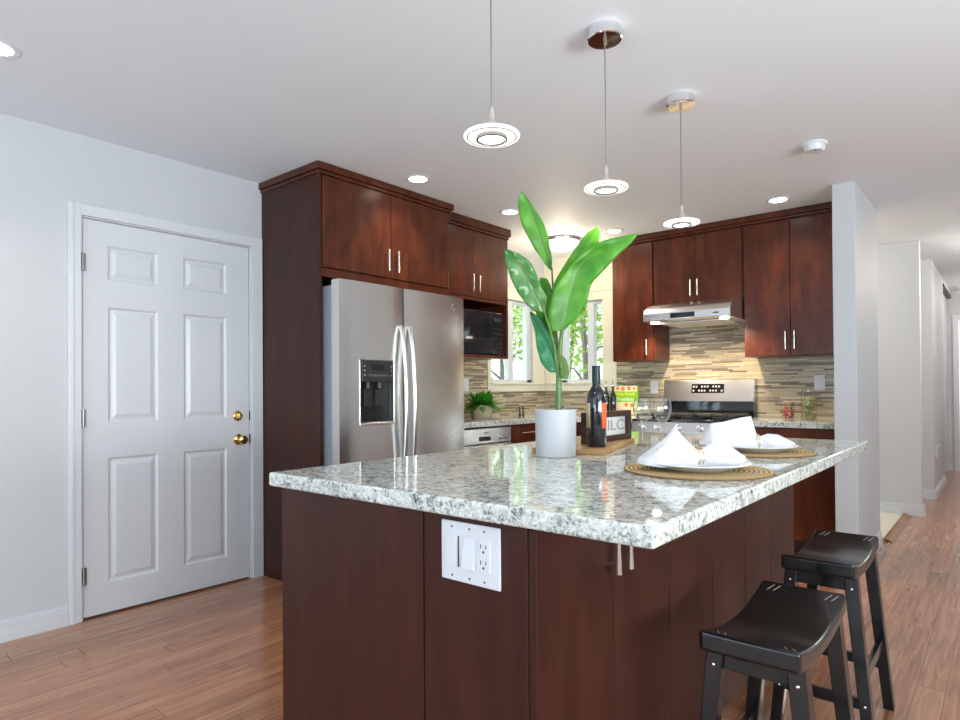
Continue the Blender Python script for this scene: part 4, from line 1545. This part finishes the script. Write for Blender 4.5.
# ================================================================== LIGHT FIXTURES
def pendant(x, y, zd, label):
    t = thing('pendant_light', label, 'pendant light', (x, y, CZ), 'glass disc pendants over the island')
    mb = MB()
    mb.lathe([(0, CZ), (0.062, CZ), (0.063, CZ - 0.004), (0.063, CZ - 0.038), (0.060, CZ - 0.042), (0, CZ - 0.042)], (x, y, 0), 36)
    mb.tube([(x, y, CZ - 0.06), (x, y, CZ - 0.04)], 0.006, 10)
    mb.build('ceiling_canopy', 'chrome', t)
    mb = MB()
    mb.tube([(x, y, CZ - 0.055), (x, y, zd + 0.07)], 0.0022, 6)
    mb.build('cord', 'steel_dark', t)
    mb = MB()
    mb.lathe([(0, zd + 0.082), (0.006, zd + 0.080), (0.009, zd + 0.060), (0.011, zd + 0.045), (0.022, zd + 0.028), (0.024, zd + 0.012), (0.012, zd + 0.010), (0, zd + 0.012)], (x, y, 0), 20)
    mb.build('lamp_holder', 'nickel', t)
    mb = MB()
    mb.lathe([(0.012, zd + 0.010), (0.058, zd + 0.007), (0.077, zd + 0.004), (0.079, zd), (0.077, zd - 0.004), (0.066, zd - 0.004), (0.064, zd - 0.002),
              (0.045, zd - 0.003), (0.012, zd - 0.003)], (x, y, 0), 48)
    g = mb.build('glass_disc', 'emit_disc', t, smooth=25)
    mb = MB()
    mb.lathe([(0.0660, zd - 0.0035), (0.0685, zd - 0.0055), (0.0710, zd - 0.0035)], (x, y, 0), 48)
    mb.build('etched_line', 'steel_dark', g)
    mb = MB()
    mb.lathe([(0.036, zd - 0.002), (0.043, zd - 0.003), (0.044, zd - 0.012), (0.039, zd - 0.014), (0.036, zd - 0.008)], (x, y, 0), 40)
    mb.build('lamp_ring', 'steel_dark', t)
    mb = MB()
    mb.lathe([(0, zd - 0.012), (0.020, zd - 0.0115), (0.036, zd - 0.008), (0.036, zd - 0.004), (0, zd - 0.004)], (x, y, 0), 32)
    mb.build('led_lens', 'emit_led', t)
    spot('pendant_spot', (x, y, zd - 0.03), 4, (1.0, 0.93, 0.82), 140, 0.8, 0.03)


pendant(-1.100, 1.378, 1.868, 'glass disc pendant nearest the camera, its canopy above the frame')
pendant(-1.104, 2.045, 1.884, 'middle glass disc pendant of three, above the wine bottle')
pendant(-1.106, 2.745, 1.896, 'glass disc pendant farthest back, in front of the range cabinets')


def can_light(x, y, label, power=20, blocked=False):
    t = thing('recessed_light', label, 'ceiling light', (x, y, CZ), 'recessed ceiling lights')
    mb = MB()
    mb.lathe([(0.054, CZ), (0.078, CZ), (0.079, CZ - 0.003), (0.072, CZ - 0.007), (0.056, CZ - 0.004)], (x, y, 0), 40)
    mb.build('trim_ring', 'trim', t)
    mb = MB()
    mb.lathe([(0, CZ - 0.0035), (0.057, CZ - 0.0035), (0.057, CZ - 0.001), (0, CZ - 0.001)], (x, y, 0), 32)
    mb.build('lens', 'emit_can', t)
    spot('can_spot', (x, y, CZ - 0.02), power, (1.0, 0.91, 0.78), 130, 0.9, 0.05)


can_light(-2.777, 2.744, 'recessed ceiling light in front of the refrigerator cabinet doors')
can_light(-2.785, 3.70, 'recessed ceiling light above and left of the tall plant leaf')
can_light(-2.474, 4.713, 'recessed ceiling light near the range wall, just left of the hood cabinets')
can_light(-1.20, 4.693, 'recessed ceiling light above the tall cabinet beside the white wall end')
can_light(-2.915, 0.652, 'recessed ceiling light at the left edge of the photo', 20)

dm = thing('dome_light', 'round flush dome ceiling light in the sink corner behind the plant', 'ceiling light', (-2.96, 4.68, CZ))
mb = MB()
mb.lathe([(0, CZ), (0.165, CZ), (0.170, CZ - 0.01), (0.165, CZ - 0.028), (0.15, CZ - 0.030), (0.15, CZ - 0.02), (0, CZ - 0.02)], (-2.96, 4.68, 0), 48)
mb.build('metal_rim', 'nickel', dm)
mb = MB()
mb.lathe([(0.149, CZ - 0.024), (0.14, CZ - 0.052), (0.11, CZ - 0.078), (0.06, CZ - 0.096), (0, CZ - 0.102)], (-2.96, 4.68, 0), 40)
mb.build('glass_dome', 'emit_dome', dm)
point('dome_glow', (-2.96, 4.68, CZ - 0.26), 11, (1.0, 0.86, 0.62), 0.1)

sd = thing('smoke_detector', 'round white smoke detector on the ceiling left of the wall end', 'smoke detector', (-0.773, 3.74, CZ))
mb = MB()
mb.lathe([(0, CZ), (0.062, CZ), (0.064, CZ - 0.006), (0.060, CZ - 0.012), (0.054, CZ - 0.013), (0.050, CZ - 0.034), (0.042, CZ - 0.042), (0, CZ - 0.044)], (-0.773, 3.74, 0), 40)
mb.build('detector_shell', 'white_plastic', sd)
mb = MB()
mb.lathe([(0.0515, CZ - 0.016), (0.053, CZ - 0.018), (0.0515, CZ - 0.020)], (-0.773, 3.74, 0), 40)
mb.ico((-0.76, 3.715, CZ - 0.043), 0.006, 1)
mb.build('detector_vent', 'slot', sd)
# added unseen lamps that brighten the hall and the entry
def hall_fill_lamp(x, y, label, p):
    t = thing('added_ceiling_light', label, 'ceiling light', (x, y, CZ))
    mb = MB()
    mb.lathe([(0, CZ), (0.13, CZ), (0.13, CZ - 0.02), (0, CZ - 0.02)], (x, y, 0), 32)
    mb.build('metal_rim', 'nickel', t)
    mb = MB()
    mb.lathe([(0.125, CZ - 0.02), (0.11, CZ - 0.05), (0.06, CZ - 0.075), (0, CZ - 0.08)], (x, y, 0), 32)
    mb.build('glass_dome', 'emit_can', t)
    point('hall_fill_glow', (x, y, CZ - 0.16), p, (1.0, 0.95, 0.88), 0.1)


hall_fill_lamp(0.25, 7.2, 'unseen ceiling light added to brighten the hallway', 30)
hall_fill_lamp(0.2, 9.9, 'unseen ceiling light added to brighten the far end of the hallway', 16)
hall_fill_lamp(-1.75, 6.1, 'unseen ceiling light added to brighten the tiled side entry', 20)

# ================================================================== OUTLETS ON THE TILE
def outlet_y(x, z, label, kind):
    t = thing('wall_outlet', label, 'outlet', (x, YB - 0.012, z))
    y = YB - 0.012
    bx(x - 0.037, y - 0.006, z - 0.058, x + 0.037, y, z + 0.058).build('cover_plate', 'white_plastic', t, bevel=0.002)
    bx(x - 0.017, y - 0.009, z - 0.034, x + 0.017, y - 0.005, z + 0.034).build('rocker' if kind else 'receptacle', 'white_plastic', t, bevel=0.001)


outlet_y(-2.405, 1.168, 'white outlet plate on the tile left of the range', 0)
outlet_y(-1.078, 1.192, 'white outlet plate on the tile above the tall jar', 0)
t = thing('wall_outlet', 'white outlet plate on the tile right beside the refrigerator', 'outlet', (XL + 0.012, 4.095, 1.195))
bx(XL + 0.012, 4.058, 1.137, XL + 0.018, 4.132, 1.253).build('cover_plate', 'white_plastic', t, bevel=0.002)
bx(XL + 0.017, 4.078, 1.161, XL + 0.021, 4.112, 1.229).build('receptacle', 'white_plastic', t, bevel=0.001)

# ================================================================== BACK COUNTER THINGS
# fern
fx, fy = -3.31, 3.985
fp = thing('potted_fern', 'small bushy green fern in a beige pot beside the refrigerator', 'potted plant', (fx, fy, 0.92))
mb = MB()
mb.lathe([(0, 0.92), (0.075, 0.92), (0.088, 0.935), (0.094, 0.985), (0.091, 1.02), (0.086, 1.03), (0.081, 1.025), (0, 1.02)], (fx, fy, 0), 36)
mb.build('pot', 'fern_pot', fp)
mb = MB()
rnd = random.Random(11)
for i in range(420):
    a = rnd.uniform(0, 2 * PI)
    el = rnd.uniform(0.0, 1.5)
    L = rnd.uniform(0.08, 0.20)
    base = Vector((fx + rnd.uniform(-0.055, 0.055), fy + rnd.uniform(-0.055, 0.055), 1.025))
    d0 = Vector((math.cos(a) * math.cos(el), math.sin(a) * math.cos(el), math.sin(el)))
    side = d0.cross(Vector((0, 0, 1)))
    side = side.normalized() if side.length > 1e-3 else Vector((1, 0, 0))
    w = rnd.uniform(0.007, 0.014)
    rows = []
    for k in range(6):
        tt = k / 5
        p = base + d0 * L * tt + Vector((0, 0, -0.06 * tt * tt))
        ww = w * math.sin(PI * min(0.97, 0.12 + 0.88 * tt)) + 0.0006
        rows.append([p - side * ww, p + Vector((0, 0, -0.002)), p + side * ww])
    mb.grid(rows)
mb.build('foliage', 'fern', fp, smooth=80, recalc=False)

# faucet and soap pump at the corner sink
fa = thing('kitchen_faucet', 'slim chrome gooseneck faucet at the corner sink behind the plant pot', 'faucet', (-3.33, 5.05, 0.92))
mb = MB()
q = Vector((-3.25, 5.04, 0.92))
dd = Vector((1, -1, 0)).normalized()
pts = [q, q + Vector((0, 0, 0.15))] + [q + Vector((0, 0, 0.15)) + dd * (0.07 - 0.07 * math.cos(a)) + Vector((0, 0, 0.08 * math.sin(a))) for a in [PI * i / 10 for i in range(1, 11)]]
pts.append(pts[-1] + Vector((0, 0, -0.05)))
mb.tube(pts, 0.009, 10)
mb.tube([q, q + Vector((0, 0, 0.05))], 0.02, 14)
mb.build('spout', 'chrome', fa)
MB().tube([q + Vector((0.02, 0.02, 0.04)), q + Vector((0.07, 0.05, 0.07))], 0.006, 8).build('lever', 'chrome', fa)
for i, (x, y, lab) in enumerate(((-3.30, 4.505, 'slim dark bottle stopper standing on the counter right of the fern'),
                                 (-3.30, 4.555, 'second slim dark bottle stopper, the one farther from the fern'))):
    mb = MB()
    mb.lathe([(0, 0.92), (0.012, 0.92), (0.012, 0.935), (0.006, 0.945), (0.006, 0.985), (0.009, 0.99), (0.009, 1.0), (0, 1.002)], (x, y, 0), 14)
    tag(mb.build('soap_pump', 'bronze', None, origin=(x, y, 0.92)), lab.replace('bottle stopper', 'soap pump'), 'soap pump', 'pumps at the sink')

# oil bottles and cookbook
for x, lab in ((-2.765, 'dark oil bottle with steel pour spout, left of the other oil bottle'), (-2.697, 'dark oil bottle with steel pour spout, next to the cookbook')):
    t = thing('oil_bottle', lab, 'bottle', (x, 5.095, 0.92), 'oil bottles by the cookbook')
    mb = MB()
    mb.lathe([(0, 0.92), (0.026, 0.92), (0.028, 0.925), (0.028, 1.08), (0.022, 1.105), (0.012, 1.13), (0.0105, 1.165), (0.014, 1.168), (0.014, 1.178), (0, 1.18)], (x, 5.095, 0), 24)
    mb.build('bottle_glass', 'bottle', t)
    MB().tube([(x, 5.095, 1.175), (x, 5.095, 1.20), (x + 0.004, 5.085, 1.235)], [0.006, 0.005, 0.003], 8).build('pour_spout', 'chrome', t)
bk_ = thing('cookbook', 'bright green cookbook standing on the back counter behind the wine glasses', 'book', (-2.61, 5.17, 0.92))
y_ = 5.155
bx(-2.722, y_, 0.921, -2.495, y_ + 0.03, 1.182).build('cover', 'book_green', bk_, bevel=0.002)
bx(-2.72, y_ - 0.001, 1.130, -2.497, y_, 1.180).build('top_band', 'book_cream', bk_)
bx(-2.72, y_ - 0.001, 0.925, -2.497, y_, 1.035).build('picture', 'book_cream', bk_)
mb = MB()
for (x, z, r_) in ((-2.60, 1.012, 0.018), (-2.54, 1.008, 0.02), (-2.68, 1.157, 0.016), (-2.63, 1.153, 0.02), (-2.57, 1.158, 0.018), (-2.52, 1.155, 0.012)):
    mb.lathe([(0, 0), (r_, 0), (r_, -0.0018), (0, -0.0018)], (x, y_, z), 14, 'y')
mb.build('food_pictures', 'book_orange', bk_)
text_mesh('title', 'Holy Foods', 0.045, Matrix.Translation((-2.608, y_ - 0.001, 1.108)) @ FACE_NY @ Matrix.Diagonal((0.9, 1, 1, 1)), 'book_yellow', bk_)
text_mesh('title', 'Breakfasts', 0.045, Matrix.Translation((-2.608, y_ - 0.001, 1.062)) @ FACE_NY @ Matrix.Diagonal((0.95, 1, 1, 1)), 'white_letter', bk_)

# jars
def jar(x, y, r, h, label, fill):
    t = thing('glass_jar', label, 'jar', (x, y, 0.92), 'jars on the short counter')
    mb = MB()
    z = 0.92
    prof = [(0, z), (r - 0.003, z), (r, z + 0.004), (r, z + h - 0.02), (r - 0.006, z + h - 0.008), (r - 0.006, z + h)]
    mb.lathe(prof + [(a - 0.002, b + 0.0015) for a, b in prof[:0:-1]] + [(0, z + 0.003)], (x, y, 0), 32)
    mb.build('jar_glass', 'jar_glass', t, smooth=50)
    mb = MB()
    mb.lathe([(0, z + h - 0.008), (r - 0.009, z + h - 0.008), (r - 0.009, z + h), (r - 0.003, z + h + 0.001), (r - 0.003, z + h + 0.011), (0, z + h + 0.012)], (x, y, 0), 28)
    mb.build('lid', 'jar_glass' if r > 0.05 else 'cork', t)
    rnd = random.Random(int(r * 1000))
    if fill == 'pasta':
        mb = MB()
        for i in range(150):
            p = Vector((rnd.uniform(-1, 1), rnd.uniform(-1, 1), 0))
            if p.length > 1: continue
            p = Vector((x, y, z + 0.012 + rnd.random() * (h - 0.055))) + p * (r - 0.016)
            d_ = Vector((rnd.uniform(-1, 1), rnd.uniform(-1, 1), rnd.uniform(-1, 1))).normalized() * 0.009
            mb.tube([p - d_, p + d_], 0.0045, 6)
        o = mb.build('pasta_filling', 'green_pasta', t)
        o['kind'] = 'stuff'
    else:
        for c in ('candy_red', 'candy_orange', 'candy_purple'):
            mb = MB()
            for i in range(34):
                p = Vector((rnd.uniform(-1, 1), rnd.uniform(-1, 1), 0))
                if p.length > 1: continue
                mb.ico((x + p.x * (r - 0.012), y + p.y * (r - 0.012), z + 0.012 + rnd.random() * (h - 0.045)), 0.0085, 1)
            o = mb.build('candy_filling', c, t)
            o['kind'] = 'stuff'


jar(-1.247, 5.10, 0.044, 0.115, 'short glass jar of red and orange sweets on the short counter', 'candy')
jar(-1.108, 5.10, 0.053, 0.205, 'tall glass jar of green pasta on the short counter', 'pasta')

# ================================================================== HALL
mb = MB()
mb.prism([(-0.712, 0.012), (-0.712, 0.022), (-0.695, 0.022), (-0.650, 0.002), (-0.650, 0.0)], 1.22, 'y', 5.56)
tag(mb.build('threshold_strip', 'threshold', None, origin=(-0.68, 6.2, 0), bevel=0.002), 'sloped wooden reducer strip between hall floor and pale entry tile', 'threshold')
cl = thing('closet_door', 'white sliding closet door under a dark track in the hallway', 'closet door', (-0.60, 10.1, 0))
bx(-0.64, 9.50, 0.02, -0.605, 10.78, 2.36).build('door_panel', 'trim', cl, bevel=0.003)
mb = MB()
mb.box(-0.68, 9.42, 2.365, -0.555, 10.79, 2.40)
mb.build('top_track', 'bronze', cl)
bx(-0.645, 9.43, 0.02, -0.60, 9.498, 2.36).build('edge_stile', 'bronze', cl)
hs = thing('door_2', 'white hallway door', 'door', (-0.1, 10.8, 0))
mb = MB()
mb.box(-0.545, 10.78, 0, -0.475, 10.8, 2.13)
mb.box(-0.475, 10.78, 2.05, 0.345, 10.8, 2.13)
mb.box(0.345, 10.78, 0, 0.415, 10.8, 2.13)
mb.build('door_casing', 'trim', hs, bevel=0.003)
bx(-0.472, 10.805, 0.01, 0.342, 10.845, 2.045).build('door_slab', 'trim', hs, bevel=0.003)
kn = MB()
kn.lathe([(0, 0), (0.03, 0), (0.03, -0.006), (0.012, -0.01), (0.012, -0.035), (0.027, -0.045), (0.027, -0.06), (0, -0.066)], (0.28, 10.805, 0.95), 20, 'y')
kn.build('door_knob', 'brass', hs)
struct(hs, 'plain white door at the end of the hallway', 'door')
sw = thing('light_switch', 'small white thermostat plate high on the hallway wall', 'switch', (-0.565, 8.35, 1.55))
bx(-0.565, 8.28, 1.51, -0.555, 8.44, 1.60).build('cover_plate', 'white_plastic', sw, bevel=0.002)
bx(-0.555, 8.31, 1.53, -0.553, 8.35, 1.58).build('rocker', 'dark_grey', sw)
vt = thing('wall_register', 'white wall register low on the hallway wall', 'vent', (-0.565, 8.4, 0.45))
bx(-0.565, 8.22, 0.40, -0.553, 8.6, 0.52).build('register_frame', 'white_plastic', vt, bevel=0.002)
mb = MB()
for i in range(4):
    mb.box(-0.553, 8.24, 0.415 + i * 0.024, -0.551, 8.58, 0.425 + i * 0.024)
mb.build('louvers', 'steel_side', vt)

# ================================================================== OUTSIDE THE CORNER WINDOW
mb = bx(-30, -6, -0.5, -3.72, 30, -0.35)
struct(mb.build('ground', 'ground'), 'pale paved yard outside the corner window', 'ground')
fn = thing('garden_fence', 'white board fence across the yard outside the corner window', 'fence', (-9.5, 9.5, -0.35))
mb = MB()
pA, pB = Vector((-14, 5.2, 0)), Vector((-6.0, 14.5, 0))
dv = (pB - pA).normalized()
nv = Vector((-dv.y, dv.x, 0))
L = (pB - pA).length
k = 0.0
while k < L - 0.2:
    a = pA + dv * k
    b = pA + dv * (k + 0.19)
    mb.prism([(a.x, a.y), (b.x, b.y), ((b + nv * 0.02).x, (b + nv * 0.02).y), ((a + nv * 0.02).x, (a + nv * 0.02).y)], 1.9, 'z', -0.35)
    k += 0.2
mb.build('fence_boards', 'fence', fn)


def tree(x, y, h, r, n, m, label, seed, low=0.9):
    t = thing('garden_tree', label, 'tree', (x, y, -0.35), 'trees outside the window')
    rnd = random.Random(seed)
    mb = MB()
    top = Vector((x + rnd.uniform(-.2, .2), y + rnd.uniform(-.2, .2), h * 0.75))
    mb.tube([(x, y, -0.36), (x + 0.05, y - 0.03, h * 0.3), top], [0.055, 0.045, 0.02], 8)
    for i in range(9):
        s0 = Vector((x, y, h * (0.22 + 0.05 * i)))
        a = rnd.uniform(0, 2 * PI)
        e = s0 + Vector((math.cos(a), math.sin(a), 0.7)) * r * rnd.uniform(0.5, 0.9)
        mb.tube([s0, (s0 + e) / 2 + Vector((0, 0, 0.1)), e], [0.022, 0.013, 0.006], 6)
    mb.build('trunk', 'bark', t)
    mb = MB()
    for i in range(n):
        p = Vector((rnd.gauss(0, 0.45), rnd.gauss(0, 0.45), rnd.gauss(0, 0.42)))
        c = Vector((x, y, h * 0.62)) + Vector((p.x * r, p.y * r, p.z * h * 0.42))
        if c.z < low: continue
        a = Vector((rnd.uniform(-1, 1), rnd.uniform(-1, 1), rnd.uniform(-1, 1))).normalized()
        b = a.cross(Vector((rnd.uniform(-1, 1), rnd.uniform(-1, 1), rnd.uniform(-1, 1)))).normalized()
        s_ = rnd.uniform(0.035, 0.075)
        mb.quad(c - a * s_, c + b * s_ * 0.5, c + a * s_, c - b * s_ * 0.5)
    mb.build('foliage', m, t, recalc=False)


tree(-7.7, 9.9, 4.2, 1.1, 2800, 'tree_leaf', 'leafy green tree seen through the left window pane', 1, 1.75)
tree(-5.7, 9.1, 4.0, 0.95, 2000, 'tree_leaf_pale', 'pale leafy tree seen through the pane right of the plant', 2)
tree(-4.55, 7.75, 4.6, 0.55, 1300, 'tree_leaf', 'thin green tree seen through the narrow right hand pane', 3)
